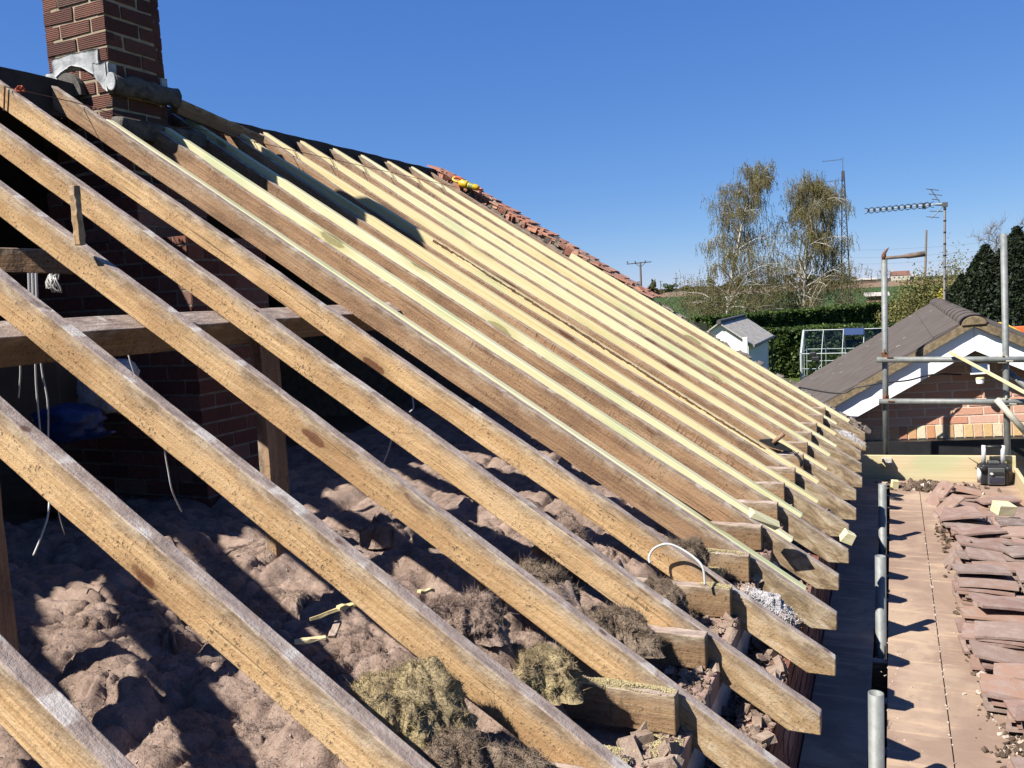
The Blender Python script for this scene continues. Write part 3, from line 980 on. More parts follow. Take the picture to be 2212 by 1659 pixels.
def lump_mesh(name, size, mat, seed, rough=.35, sub=5, fuzz=60, fl=.02):
    bm = bmesh.new()
    bmesh.ops.create_icosphere(bm, subdivisions=sub, radius=1)
    V = []
    for v in bm.verts:
        p = v.co.copy()
        o_ = Vector((seed * 3.1, seed * 1.3, 0))
        nn = (abs(p.x) ** 3.4 + abs(p.y) ** 3.4 + abs(p.z) ** 3.4) ** (1 / 3.4); p = p / nn * .9       # slab-like
        side = 1 - max(0, p.z) * .75
        d = 1 + rough * (.9 * mnoise.noise(p * 1.2 + o_) + .55 * mnoise.noise(p * 2.6 + o_))
        d += side * (.10 * mnoise.noise(p * 6 + o_) + .07 * mnoise.noise(p * 13 + o_) + .05 * mnoise.noise(p * 27)) + .02 * mnoise.noise(p * 40)
        V.append(Vector((p.x * size[0] * d, p.y * size[1] * d, p.z * size[2] * d)))
    mb = MB(); Fs = [tuple(v.index for v in f.verts) for f in bm.faces]
    mb.add(V, Fs)
    nv = len(V)
    for k in range(fuzz):                            # torn fibres
        i = random.randrange(nv); p = V[i]; dr = (p.normalized() + Vector((random.uniform(-.8, .8), random.uniform(-.8, .8), random.uniform(-.3, .8)))).normalized()
        l = random.uniform(.4, 1.6) * fl; side = dr.cross(Vector((random.random(), random.random(), 1))).normalized() * .0006
        mb.add([p - side, p + side, p + dr * l], [(0, 1, 2)])
    bm.free()
    me = mb.mesh(name, mat, True)
    return me


def torn_mesh(name, rx_, ry_, h, mat, seed, peak=None, n=110, nf=11000):
    """ragged scrap of quilt: fibrous top over a torn, steep, irregular edge"""
    g_ = np.linspace(-1.35, 1.35, n); A, B = np.meshgrid(g_, g_, indexing='ij')
    an = np.arctan2(B, A); r = np.hypot(A, B)
    ro = .82 + .75 * (fbm(np.cos(an) * 1.5 + seed * 3.7, np.sin(an) * 1.5 + seed, 3, 4) - .45) * 2 + .16 * (fbm(np.cos(an) * 7 + seed, np.sin(an) * 7, 9, 3) - .45)
    m = np.clip((ro - r) / .52, 0, 1); m = 1 - (1 - m) ** 2.2
    top = .62 + .55 * (fbm(A * 1.5 + seed, B * 1.5, 13, 3) - .3) + .30 * (fbm(A * 5 + seed, B * 6, 15, 4) - .45)
    wx = A + .3 * fbm(A * 2, B * 2 + seed, 17, 2); top -= .30 * np.clip(1 - np.abs(fbm(wx * 2.6 + seed, B * 3.4, 19, 2) - .375) * 10, 0, 1) ** 2
    top += .16 * (fbm(A * 15, B * 15 + seed, 23, 3) - .45)
    if peak: top = top * (1 - .45 * min(1, peak[2])) + peak[2] * np.exp(-(((A - peak[0]) / .34) ** 2 + ((B - peak[1]) / .22) ** 2))
    Z = m * top * h - (1 - m) * .05
    ox = .22 * (fbm(A * 4 + 5, B * 4 + seed, 29, 3) - .45) * Z / h; oy = .26 * (fbm(A * 4, B * 4 + 8 + seed, 33, 3) - .45) * Z / h
    zh = Z / h; bul = m * (1 - m) * 4 * (.55 * (fbm(np.cos(an) * 3 + seed, zh * 3.2 + np.sin(an) * 3, 43, 3) - .45) + .22 * (fbm(an * 6 + seed, zh * 9, 47, 3) - .45))
    ox = ox + bul * np.cos(an); oy = oy + bul * np.sin(an)
    Z = Z + m * (1 - m) * .5 * h * (fbm(A * 9 + seed, B * 9, 49, 3) - .45)
    V = np.stack([(A + ox) * rx_, (B + oy) * ry_, Z], -1).reshape(-1, 3)
    I, J = np.meshgrid(np.arange(n - 1), np.arange(n - 1), indexing='ij'); a = (I * n + J).ravel()
    keep = (m[:-1, :-1] + m[1:, :-1] + m[:-1, 1:] + m[1:, 1:]).ravel() > 0
    F = np.stack([a, a + n, a + n + 1, a + 1], -1)[keep]
    mb = MB().arr(V, F)
    rg = np.random.default_rng(seed); ins = np.nonzero((m > .10).ravel())[0]
    p0 = V[rg.choice(ins, nf)]; d = rg.normal(size=(nf, 3)) + np.array([0, 0, .5]); d /= np.linalg.norm(d, axis=1)[:, None]
    sd = np.cross(d, rg.normal(size=(nf, 3))); sd *= (.0006 / np.linalg.norm(sd, axis=1))[:, None]
    l = rg.exponential(.008, nf)[:, None] + .005
    mb.arr(np.stack([p0 - sd, p0 + sd, p0 + d * l], 1).reshape(-1, 3), np.arange(3 * nf).reshape(-1, 3))
    return mb.mesh(name, mat, True)


CL_ = [((1213, 1150), 2.665, (.14, .085, .13), M_INS, (.1, .3, .45), "upright tuft of brown quilt leaning on the rafter behind the white cable loop"),
       ((1140, 1240), 2.27, (.17, .10, .09), M_INSB, None, "dark brown torn clump between the fourth and fifth rafters"),
       ((1005, 1300), 1.86, (.14, .10, .075), M_INS, (.4, .2, .35), "pale brown fluffy scrap with a splinter beside it, between the third and fourth rafters"),
       ((870, 1500), 1.45, (.16, .11, .125), M_INSY, (.35, .35, .55), "torn yellow fibre clump standing up between the second and third rafters"),
       ((1165, 1420), 1.87, (.15, .10, .09), M_INSY, None, "yellow-edged fibre scrap between the third and fourth rafters near the joist end"),
       ((1415, 1285), 2.62, (.13, .08, .10), M_INSB, None, "dark furry scrap below the white cable loop"),
       ((1325, 1335), 2.23, (.15, .09, .085), M_INSB, None, "grey-brown fibre pad beside the dusty joist end of the fifth rafter"),
       ((1030, 1630), 1.44, (.15, .10, .11), M_INSB, None, "big brown fibre scrap at the bottom edge before the third rafter"),
       ((1480, 1170), 2.98, (.10, .07, .06), M_INSB, None, "grey fluff below the saw-marked rafter's foot")]
for k, (q, y, sz, mt, pk_, lab) in enumerate(CL_):
    p = aty(q[0], q[1], y)
    o = obj("insulation_clump", torn_mesh("insulation_clump", sz[0], sz[1], sz[2] * .8, mt, k + 2, pk_), None, 0, p - Vector((0, 0, .03)), (0, 0, random.uniform(-.3, .3)))
    tag(o, lab, "insulation", "loose clumps of loft insulation")
WF = [((1668, 1292), 2.99, (.075, .05, .042), "heap of white fluff on the wall top behind the rafter with the cable loop"),
      ((1835, 938), 6.62, (.09, .05, .04), "small heap of white fluff near the tail of the last rafters")]
for k, (q, y, sz, lab) in enumerate(WF):
    mb = MB()
    for _ in range(4200):
        a, b = random.gauss(0, .45), random.gauss(0, .45); c_ = (1.1 * math.exp(-(a * a + b * b) * 1.6) * (.75 + .5 * mnoise.noise((a * 4, b * 4, k)))) - .15
        fs_ = random.uniform(.0012, .0034)
        mb.box((a * sz[0], b * sz[1], c_ * sz[2]), (fs_ * 1.8, fs_, fs_ * .5), Euler((random.random() * 6, random.random() * 6, random.random() * 6)).to_matrix())
    o = obj("white_fluff", mb.mesh("white_fluff", M_FLUFF), None, 0, aty(q[0], q[1], y) - Vector((0, 0, .02)), (.1, .5, 0))
    tag(o, lab, "fluff", "heaps of white fluff")

# splinters of split wood lying on the quilt
for k, (qa, qb, w, lab) in enumerate([((636, 1383), (704, 1374), .018, "bright split stick lying on the quilt nearest the second rafter"),
                                      ((668, 1335), (748, 1308), .010, "long thin splinter above the bright split stick"),
                                      ((730, 1309), (772, 1302), .016, "short flat wood chip at the end of the long splinter"),
                                      ((716, 1373), (730, 1340), .02, "grey stub of wood on the quilt beside the split sticks"),
                                      ((905, 1275), (936, 1271), .014, "orange chip of wood behind the third rafter")]):
    ym = 1.62 if k < 4 else 1.9
    a, b = aty(*qa, ym - .02), aty(*qb, ym + .03)
    tag(beam("wood_splinter", a, b, w, .008, M_GREYW if k == 3 else M_NEWY, seg=4, wob=.003, bevel=.001), lab, "splinter", "splinters on the quilt")
# sawdust on the joist ends and wall tops
mb = MB()
for (x0_, x1_, y0_, y1_, z_, n_) in [(-.80, -.49, 1.975, 2.018, -.989, 5200), (-.56, -.47, 1.86, 1.99, -1.098, 3600), (-.60, -.49, 2.77, 2.812, -.989, 1500), (-.78, -.50, 3.14, 3.19, -.989, 2600), (-.74, -.56, 3.02, 3.14, -1.04, 2400), (-.64, -.55, 1.72, 1.83, -1.06, 2200)]:
    for _ in range(n_):
        u_, v_ = random.betavariate(1.6, 1.6), random.betavariate(1.5, 1.5)
        if mnoise.noise((u_ * 3 + x0_ * 9, v_ * 2, 1)) < -.22: continue
        s_ = random.uniform(.0008, .0024)
        mb.box((x0_ + (x1_ - x0_) * u_, y0_ + (y1_ - y0_) * v_, z_ + random.random() * .010 * math.sin(math.pi * u_) * math.sin(math.pi * v_)), (s_ * 1.5, s_, s_ * .7), Euler((random.random() * 3, random.random() * 3, 0)).to_matrix())
struct("sawdust", mb.mesh("sawdust", M_SAWD), 'stuff')
# torn scraps of the same quilt lying all over the bed
mb = MB(); rs_ = random.Random(4)
for k in range(46):
    x = rs_.uniform(-2.3, -.78); y = rs_.uniform(.85, 3.1)
    if min(abs(y - yr_ + .02) for yr_ in YR) < .07: continue
    z = float(ins_height(np.array([x]), np.array([y]))[0])
    me = torn_mesh("scrap", rs_.uniform(.05, .12), rs_.uniform(.04, .08), rs_.uniform(.025, .055), None, 200 + k, None, 44, 900)
    nv = len(me.vertices); co = np.zeros(nv * 3); me.vertices.foreach_get("co", co); co = co.reshape(-1, 3)
    an = rs_.uniform(-.6, .6); c_, s2 = math.cos(an), math.sin(an)
    co = np.stack([co[:, 0] * c_ - co[:, 1] * s2 + x, co[:, 0] * s2 + co[:, 1] * c_ + y, co[:, 2] + z - .006], -1)
    o_ = len(mb.v); mb.v += [tuple(v) for v in co.tolist()]
    fs = [tuple(i + o_ for i in p.vertices) for p in me.polygons]; mb.f += fs; mb.c += [.5] * len(fs)
    bpy.data.meshes.remove(me)
struct("insulation_scraps", mb.mesh("insulation_scraps", M_INS, True), 'stuff')
# broken brick, mortar and dust filling the wall head between the rafters
mb = MB()
for _ in range(5200):
    x = random.uniform(-.60, -.315); y = random.uniform(.6, 7.2) if random.random() < .5 else random.uniform(1.3, 3.4)
    z = -1.098 if x < -.468 else (-1.236 if x > -.41 else -1.27)
    s_ = random.uniform(.003, .013) if random.random() < .95 else random.uniform(.02, .042)
    mb.box((x, y, z + s_ * .2), (s_ * random.uniform(1, 1.8), s_, s_ * .6), Euler((random.random(), random.random(), random.random() * 6)).to_matrix(), s_ * .2)
struct("eaves_debris", mb.mesh("eaves_debris", mat_insul("eaves_rubble", (.38, .275, .21), (.24, .17, .13), (.54, .43, .34))), 'stuff')
# fibres standing up from the quilt
n_ = 130000
fx_ = RNG.uniform(-2.5, -.7, n_); fy_ = RNG.uniform(.8, 3.1, n_); fz_ = ins_height(fx_, fy_)
fd_ = RNG.normal(size=(n_, 3)) * .7 + np.array([0, 0, .55]); fd_ /= np.linalg.norm(fd_, axis=1)[:, None]
p0_ = np.stack([fx_, fy_, fz_ - .001], -1); sd_ = np.cross(fd_, RNG.normal(size=(n_, 3))); sd_ *= (.0006 / np.linalg.norm(sd_, axis=1))[:, None]
l_ = RNG.uniform(.004, .016, n_)[:, None]
struct("loft_fibres", MB().arr(np.stack([p0_ - sd_, p0_ + sd_, p0_ + fd_ * l_], 1).reshape(-1, 3), np.arange(3 * n_).reshape(-1, 3)).mesh("loft_fibres", M_INS), 'stuff')
# crumbs and chaff over the quilt
mb = MB()
for _ in range(2600):
    x = random.uniform(-2.6, -.62); y = random.uniform(.8, 3.2)
    z = float(ins_height(np.array([x]), np.array([y]))[0]) + .003
    s_ = random.uniform(.0012, .003)
    mb.box((x, y, z), (s_ * random.uniform(1, 4), s_, s_ * .6), Euler((random.random(), random.random(), random.random() * 6)).to_matrix())
struct("loft_crumbs", mb.mesh("loft_crumbs", simple("mortar_crumbs", (.42, .36, .30), .95, 0, .5, 30, 0)), 'stuff')

# half-hidden things stored in the loft
def cushion(name, c, size, mat, lab, cat, seed):
    o = obj(name, lump_mesh(name, size, mat, seed, .22, 4, 0), None, 0, c)
    tag(o, lab, cat)


o = obj("cardboard_box", MB().box((0, 0, 0), (.34, .30, .32), None, .006).mesh("cardboard_box", M_CARD), None, .006, aty(110, 830, 2.95), (0, 0, .2))
tag(o, "brown cardboard box in the dark loft behind the hanging cables", "box")
cushion("plastic_bag", aty(235, 835, 2.95), (.15, .12, .14), M_FLUFF, "pale plastic bag beside the cardboard box", "bag", 5)
cushion("blue_bag", aty(150, 915, 2.75), (.17, .12, .09), M_BLUE, "blue plastic bag below the cardboard box", "bag", 8)
beamo = beam("lath", aty(150, 950, 2.7), aty(245, 930, 2.75), .03, .012, M_BLUE); tag(beamo, "thin blue lath beside the blue bag", "lath")


def cable(pts, r, mat, name, lab, cat="cable", group=None, seg=7, sm=8):
    P_ = [Vector(p) for p in pts]; out = []
    for i in range(len(P_) - 1):
        p0 = P_[max(i - 1, 0)]; p1 = P_[i]; p2 = P_[i + 1]; p3 = P_[min(i + 2, len(P_) - 1)]
        for k in range(sm):
            t = k / sm
            out.append(.5 * ((2 * p1) + (p2 - p0) * t + (2 * p0 - 5 * p1 + 4 * p2 - p3) * t * t + (3 * p1 - p0 - 3 * p2 + p3) * t ** 3))
    out.append(P_[-1])
    o = obj(name, MB().tube(out, r, seg).mesh(name, mat, True)); return tag(o, lab, cat, group)


YC = 2.77
cable([aty(1404, 1216, YC - .03), aty(1402, 1203, YC - .02), aty(1411, 1187, YC), aty(1429, 1177, YC), aty(1448, 1176, YC), aty(1472, 1186, YC), aty(1500, 1205, YC - .01), aty(1518, 1226, YC - .02), aty(1523, 1263, YC - .03)], .0042, M_CABLE, "cable_loop", "loop of white cable arching over the dusty joist end")
cg = "cables hanging in the loft"
cable([aty(272, 740, 2.25), aty(286, 795, 2.25), aty(330, 905, 2.3), aty(352, 960, 2.32), aty(362, 1010, 2.33), aty(372, 1060, 2.34), aty(392, 1105, 2.4)], .003, M_CABLE, "hanging_cable", "grey cable dropping behind two rafters into the curled quilt", group=cg)
cable([aty(76, 745, 2.1), aty(78, 830, 2.1), aty(86, 925, 2.1), aty(92, 985, 2.1)], .0034, M_CABLE, "hanging_cable", "white cable hanging straight under the purlin, left of two", group=cg)
cable([aty(84, 745, 2.12), aty(92, 810, 2.12), aty(103, 870, 2.12), aty(104, 960, 2.12), aty(106, 1090, 2.0), aty(92, 1150, 1.95), aty(72, 1200, 1.9)], .0034, M_CABLE, "hanging_cable", "white cable hanging under the purlin, right of two, bending at its foot", group=cg)
cable([aty(40, 745, 2.1), aty(44, 800, 2.1), aty(40, 860, 2.1)], .003, M_CABLE, "hanging_cable", "short thin cable at the far left of the loft", group=cg)
cable([aty(122, 1045, 1.9), aty(128, 1110, 1.88), aty(142, 1160, 1.86)], .003, M_CABLEB, "hanging_cable", "black flex dangling at the left before the quilt", group=cg)
cable([aty(890, 855, 3.0), aty(893, 880, 2.98), aty(885, 890, 2.96)], .003, M_CABLE, "hanging_cable", "short curled white cable end behind the fifth rafter", group=cg)
cable([aty(848, 940, 2.85), aty(838, 975, 2.85), aty(828, 1000, 2.85)], .003, M_CABLE, "hanging_cable", "thin cable dipping into the quilt deep in the loft", group=cg)
coil = []
cc = aty(115, 612, 2.3)
for k in range(60):
    t = k / 59 * 2 * math.pi * 5
    coil.append(cc + Vector((math.cos(t) * .035 * math.cos(t * .1 + .6), .01 * math.sin(t * 3), math.sin(t * 2) * .028 + math.cos(t) * .012)))
tag(obj("cable_coil", MB().tube(coil, .0025, 6).mesh("cable_coil", M_CABLE, True)), "small coil of white cable tied in the dark loft at the left", "cable")
for dx, wh_ in ((0, "left"), (.02, "middle"), (.04, "right")):
    o = obj("pipe", MB().tube([aty(62 + dx * 400, 590, 2.3), aty(64 + dx * 400, 650, 2.3)], .005, 8).mesh("pipe", M_SILVER))
    tag(o, wh_ + " one of three thin pale pipes under the loft tie", "pipe", "pipes under the loft tie")

# string line near the ridge, tied round the rafters
sp = [(46, 206), (66, 214), (190, 254), (300, 288), (560, 330), (700, 361), (830, 386), (960, 410)]
lst = []
for i, y in enumerate(np.linspace(2.80, 7.1, 24)):
    u = 3.72 - .12 * (y - 2.8) / 4.3
    lst.append(slope_pt(u, y, .012 if y > 3.9 else .006) if not (3.36 < y < 3.8) else slope_pt(3.60, y, .02))
line = thing("string_line", "brown builder's string stretched along just below the ridge", "string", lst[0])
o = obj("line", MB().tube(lst, .0022, 5).mesh("line", M_STRING), line); o.location = -lst[0]
for yy in [OLD[i][0] for i in range(10, 16)]:
    a = slope_pt(3.70 - .12 * (yy - 2.8) / 4.3, yy - .005, .016); b = a + Vector((.10, -.045, -.17)); o = obj("tied_end", MB().tube([a, b], .0018, 5).mesh("tied_end", M_STRING), line); o.location = -lst[0]
yA = 2.86 - .045
mb = MB()
mb.tube([slope_pt(3.74, yA - .002, .004), slope_pt(3.70, yA - .003, -.10)], .004, 6)
o = obj("tied_end", mb.mesh("tied_end", M_STRING), line); o.location = -lst[0]
kn = []
for k in range(30):
    t = k / 29 * 14; kn.append(slope_pt(3.70, 2.86 - .01, .012) + Vector((.012 * math.cos(t) + .0012 * k, .012 * math.sin(t * 1.3), .010 * math.sin(t))))
o = obj("red_knot", MB().tube(kn, .004, 6).mesh("red_knot", M_REDSTR), line); o.location = -lst[0]

# ------------------------------------------------------------------ tools lying on the roof
# chalk-line reel / bottle by the far ridge
rl0 = hit(985, 391, .045); rl0 = rl0 * (7.2 / rl0.y)
T0 = aty(978, 390, 7.22); T1 = aty(1042, 409, 7.22)
dirv = (T1 - T0).normalized(); L = (T1 - T0).length
reel = thing("line_reel", "yellow line reel with a red-tipped chalk bottle on the far verge", "line reel", T0)
nrm2 = dirv.cross(Vector((0, 1, 0))).normalized()
if nrm2.z < 0: nrm2 = -nrm2
LP = lambda a, b, c=0: dirv * (a * L) + nrm2 * b + Vector((0, c, 0))
ring = [LP(.15 + .155 * math.cos(t), .020 + .020 * math.sin(t), .0) + Vector((0, .012 * math.sin(t), 0)) for t in np.linspace(0, 2 * math.pi, 20)]
obj("handle_ring", MB().tube(ring, .011, 8).mesh("handle_ring", M_YEL, True), reel)
obj("wound_string", MB().tube([p * 1 for p in ring[2:8]], .014, 8).mesh("wound_string", M_REDSTR, True), reel)
obj("bowl", MB().tube([LP(.22, .0), LP(.30, .0), LP(.48, .0), LP(.52, .0)], [.018, .034, .036, .030], 14).mesh("bowl", M_YEL, True), reel)
obj("bottle", MB().tube([LP(.52, .0), LP(.54, 0), LP(.84, 0), LP(.90, 0)], [.024, .028, .028, .012], 14).mesh("bottle", M_YEL, True), reel)
obj("bottle_label", MB().tube([LP(.56, .0), LP(.70, 0)], .0288, 14, False).mesh("bottle_label", M_LABELG, True), reel)
obj("nozzle", MB().tube([LP(.90, 0), LP(1.02, 0)], [.010, .006], 10).mesh("nozzle", M_RED, True), reel)

yt = 5.12
tool = thing("slater_tool", "dark slater's tool with a wooden handle lying across the rafters near the eaves", "roofing tool", aty(1680, 960, yt))
TL = Vector(tool.location)
bl = [aty(1640, 951, yt + .02) - TL, aty(1665, 957, yt) - TL, aty(1690, 966, yt) - TL, aty(1712, 974, yt) - TL]
mb = MB(); vs = []
for i, (p, w) in enumerate(zip(bl, (.006, .026, .020, .006))):
    vs += [p + Vector((.0, 0, w)), p + Vector((0, .006, w)), p + Vector((0, .006, -w)), p + Vector((0, 0, -w))]
mb.add(vs, [(i * 4 + k, i * 4 + (k + 1) % 4, i * 4 + 4 + (k + 1) % 4, i * 4 + 4 + k) for i in range(3) for k in range(4)] + [(3, 2, 1, 0), (12, 13, 14, 15)])
obj("blade", mb.mesh("blade", M_BLACK), tool, .002)
obj("strap", MB().tube([bl[3], aty(1722, 982, yt) - TL, aty(1729, 995, yt - .01) - TL, aty(1731, 1008, yt - .02) - TL], .007, 8).mesh("strap", M_BLACK, True), tool)
obj("handle", MB().tube([aty(1670, 957, yt) - TL, aty(1680, 948, yt) - TL, aty(1693, 937, yt) - TL], [.012, .013, .014], 12).mesh("handle", simple("worn_handle", (.32, .19, .11), .7), True), tool)
pa = [aty(1583, 957, 5.0), aty(1602, 953, 5.0), aty(1612, 971, 4.98), aty(1594, 985, 4.98)]
tag(obj("plastic_offcut", MB().prism(pa, (.004, .004, .0)).mesh("plastic_offcut", M_LILAC)), "greyish clear plastic offcut between two rafters near the slater's tool", "plastic")
# short wedge offcuts by the rafter feet
for k, (q, y, sz, lab) in enumerate([((1290 + 360, 1121), 3.46, (.12, .05, .03), "pale wedge offcut by the rafter foot below the chimney"), ((1831, 1160), 3.99, (.05, .045, .05), "pale block offcut hanging under a rafter tail over the dark gap")]):
    o = obj("timber_offcut", MB().box((0, 0, 0), sz, None, .006).mesh("timber_offcut", M_NEW), None, .002, aty(q[0], q[1], y), (.3, .5, .4)); tag(o, lab, "offcut")

# ------------------------------------------------------------------ flat roof
flat = thing("flat_roof", "boarded flat roof below the eaves, dusty brown decking with sawn seams", "flat roof", (.3, 3.5, DZ))
FL = Vector(flat.location)


def deck(x0, x1, y0, y1):
    mb = MB().box(((x0 + x1) / 2, (y0 + y1) / 2, -.009), (x1 - x0, y1 - y0, .018))
    o = obj("deck_sheet", mb.mesh("deck_sheet", M_OSB), flat, .0015); o.location = Vector((0, 0, DZ)) - FL + Vector((0, 0, random.uniform(0, .002)))


for (x0, x1, ys_) in ((-.306, -.088, (-1, 2.43, 4.87, 7.68)), (-.026, .185, (-1, 2.43, 4.87, 7.68)), (.189, .570, (-1, 1.6, 4.02, 6.47, 7.68)), (.575, 1.0, (-1, 2.9, 5.34, 7.68))):
    for a, b in zip(ys_[:-1], ys_[1:]): deck(x0, x1, a + .002, b - .002)
mb = MB()
for y in np.arange(-.8, 7.7, .4): mb.box((.35, y, DZ - .125), (1.25, .045, .20))
mb.box((.35, 3.3, DZ - .36), (1.3, 8.6, .02))
o = obj("roof_joists", mb.mesh("roof_joists", M_GREYW), flat); o.location = -FL
# walls of the low extension under the deck
mb = MB().box((.98, 3.3, (GZ + DZ - .2) / 2), (.1, 8.7, DZ - .2 - GZ)).box((.3, 7.72, (GZ + DZ - .2) / 2), (1.3, .1, DZ - .2 - GZ)).box((.3, -1.1, (GZ + DZ - .2) / 2), (1.3, .1, DZ - .2 - GZ))
o = obj("extension_wall", mb.mesh("extension_wall", M_MORTARG), flat); o.location = -FL
# parapet boards
o = beam("parapet_board", (-.30, 7.715, -1.478), (.885, 7.715, -1.450), .03, .225, M_BOARD, seg=8, wob=.001)
tag(o, "wide pale softwood board standing across the far end of the flat roof", "board")
o = beam("parapet_board", (.885, 7.70, -1.545), (.885, 2.5, -1.545), .03, .14, M_BOARD, seg=8, wob=.001)
tag(o, "pale softwood board running along the right edge of the flat roof", "board")
o = beam("fascia_board", (1.02, 7.9, -1.50), (1.02, 3.0, -1.50), .02, .20, M_WHITE, seg=4, wob=0)
tag(o, "white fascia beyond the side board at the right edge", "fascia")

# short scaffold tubes standing up through the slot along the eaves
for k, (x, y, zt, lab) in enumerate(((-.0647, 5.81, -1.295, "farthest of the three short scaffold tubes along the eaves"), (-.0567, 4.21, -1.279, "middle one of the three short scaffold tubes along the eaves"), (-.0545, 2.86, -1.322, "nearest of the three short scaffold tubes along the eaves, its open end facing up"))):
    t = thing("scaffold_tube", lab, "scaffold tube", (x, y, GZ), "short scaffold tubes along the eaves")
    obj("tube", MB().pipe((0, 0, 0), (0, 0, zt - GZ), .02415, .0205).mesh("tube", M_GALV, True), t)
    obj("base_plate", MB().box((0, 0, .004), (.15, .15, .006)).mesh("base_plate", M_GALV), t)
for c in [m for m in bpy.data.meshes if m.name.startswith("tube")]:
    for p in c.polygons:
        if len(p.vertices) > 4: p.use_smooth = False

# scaffold frame at the far end
SY = 7.80
sc = thing("scaffold", "grey scaffold frame of two uprights, two rails and a brace in front of the garage", "scaffold", aty(1915, 990, SY))
SL = Vector(sc.location)
spt = lambda px, py, dy=0: aty(px, py, SY + dy) - SL


def sc_tube(name, a, b, mat=M_GALV, open_=False):
    mb = MB()
    if open_: mb.pipe(a, b, .02415, .0205)
    else: mb.tube([a, b], .02415, 18)
    return obj(name, mb.mesh(name, mat, True), sc)


sc_tube("upright", spt(1914.5, 1030), spt(1910, 561), M_GALV, True)
sc_tube("upright", spt(2179, 1130), spt(2168, 505), M_GALV, True)
sc_tube("rail", spt(1894, 777, -.05), spt(2330, 776, -.05))
sc_tube("rail", spt(1898, 867, -.05), spt(2330, 869, -.05))
sc_tube("brace", spt(2152, 862, -.11), spt(2225, 945, -.11), M_GALVP)
sc_tube("rear_brace", spt(2168, 795, .06), spt(2300, 905, .06))
for (px, py, s_) in ((1911, 768, .05), (1914, 862, .05), (2165, 776, .07), (2172, 868, .07)):
    mb = MB(); c = spt(px, py, -.02)
    mb.box(c, (s_, .085, .055)).tube([c + Vector((s_ * .3, -.055, -.01)), c + Vector((s_ * .3 + .05, -.055, -.012))], .006, 8)
    mb.tube([c + Vector((0, -.05, .03)), c + Vector((0, -.05, .055))], .009, 6)
    obj("coupler", mb.mesh("coupler", M_GALVP if px > 2000 else M_RUST), sc, .008)
c = spt(1916, 993, -.115)
mb = MB().box(c, (.075, .09, .03)).box(c + Vector((.012, -.03, -.022)), (.055, .06, .02)); obj("foot_clamp", mb.mesh("foot_clamp", M_GALVP), sc, .004)
b0 = aty(2053, 757, 7.70); b1 = aty(2330, 905, 7.62)
tag(beam("timber_batten", b0, b1, .03, .028, M_NEW, up=(.4, 0, 1)), "pale greenish batten leaning diagonally against the scaffold rail", "batten")
# pick hung in the top of the left upright
pk = thing("pickaxe", "rusty pick with a curved point resting on top of the left scaffold upright", "pickaxe", aty(1910, 556, SY))
PL = Vector(pk.location)
q = lambda px, py: aty(px, py, SY) - PL
obj("pick_head", MB().tube([q(1909, 561), q(1909, 553), q(1911, 546), q(1917, 538), q(1921, 534)], [.016, .020, .014, .007, .001], 10).mesh("pick_head", M_RUST, True), pk)
obj("shaft", MB().tube([q(1908, 558), q(1930, 556), q(1952, 554), q(1962, 553), q(1999, 548)], [.013, .013, .014, .021, .022], 12).mesh("shaft", simple("dark_shaft", (.19, .14, .11), .9, 0, .4, 20, .5), True), pk)

# ------------------------------------------------------------------ jobsite radio
rd = thing("site_radio", "black jobsite radio with silver roll bars at the far end of the flat roof", "radio", atz(2146, 1047, DZ), None)
rd.rotation_euler = (0, 0, .12); rd.scale = (1.04, 1.0, .82)


def rp_(name, mb, mat, b=.006, sm=False):
    return obj(name, mb.mesh(name, mat, sm), rd, b)


rp_("body", MB().box((0, 0, .11), (.19, .12, .20)), M_BLACK, .02)
rp_("front_panel", MB().box((.005, -.067, .10), (.115, .02, .165)), M_DGREY, .008)
rp_("display", MB().box((.005, -.079, .128), (.095, .006, .035)), M_BLACK, .003)
rp_("speaker_grille", MB().box((.005, -.079, .065), (.095, .006, .055)), simple("dark_blue_grille", (.035, .035, .06), .5), .003)
for sx_ in (-1, 1):
    rp_("shoulder", MB().box((sx_ * .086, -.02, .175), (.045, .14, .045)), M_BLACK, .014)
rp_("tuning_knob", MB().tube([(-.03, -.08, .128), (-.03, -.092, .128)], .012, 14), M_SILVER, .002)
for sx_ in (-.068, .062):
    rp_("roll_bar", MB().tube([(sx_, .0, .19), (sx_, .0, .30), (sx_, .0, .385)], .0155, 12), M_SILVER, 0, True)
rp_("side_bar", MB().tube([(-.102, -.035, .03), (-.102, -.035, .17)], .0165, 12), M_SILVER, 0, True)
rp_("carry_handle", MB().tube([(-.058, 0, .372), (.052, 0, .372)], .016, 12), M_BLACK, 0, True)
rp_("battery_cover", MB().box((-.002, 0, .222), (.075, .07, .022)), M_DGREY, .006)
rp_("aerial", MB().tube([(-.085, .02, .185), (-.165, .03, .255)], [.0045, .0035], 8), simple("brown_aerial", (.12, .085, .05), .6), 0, True)

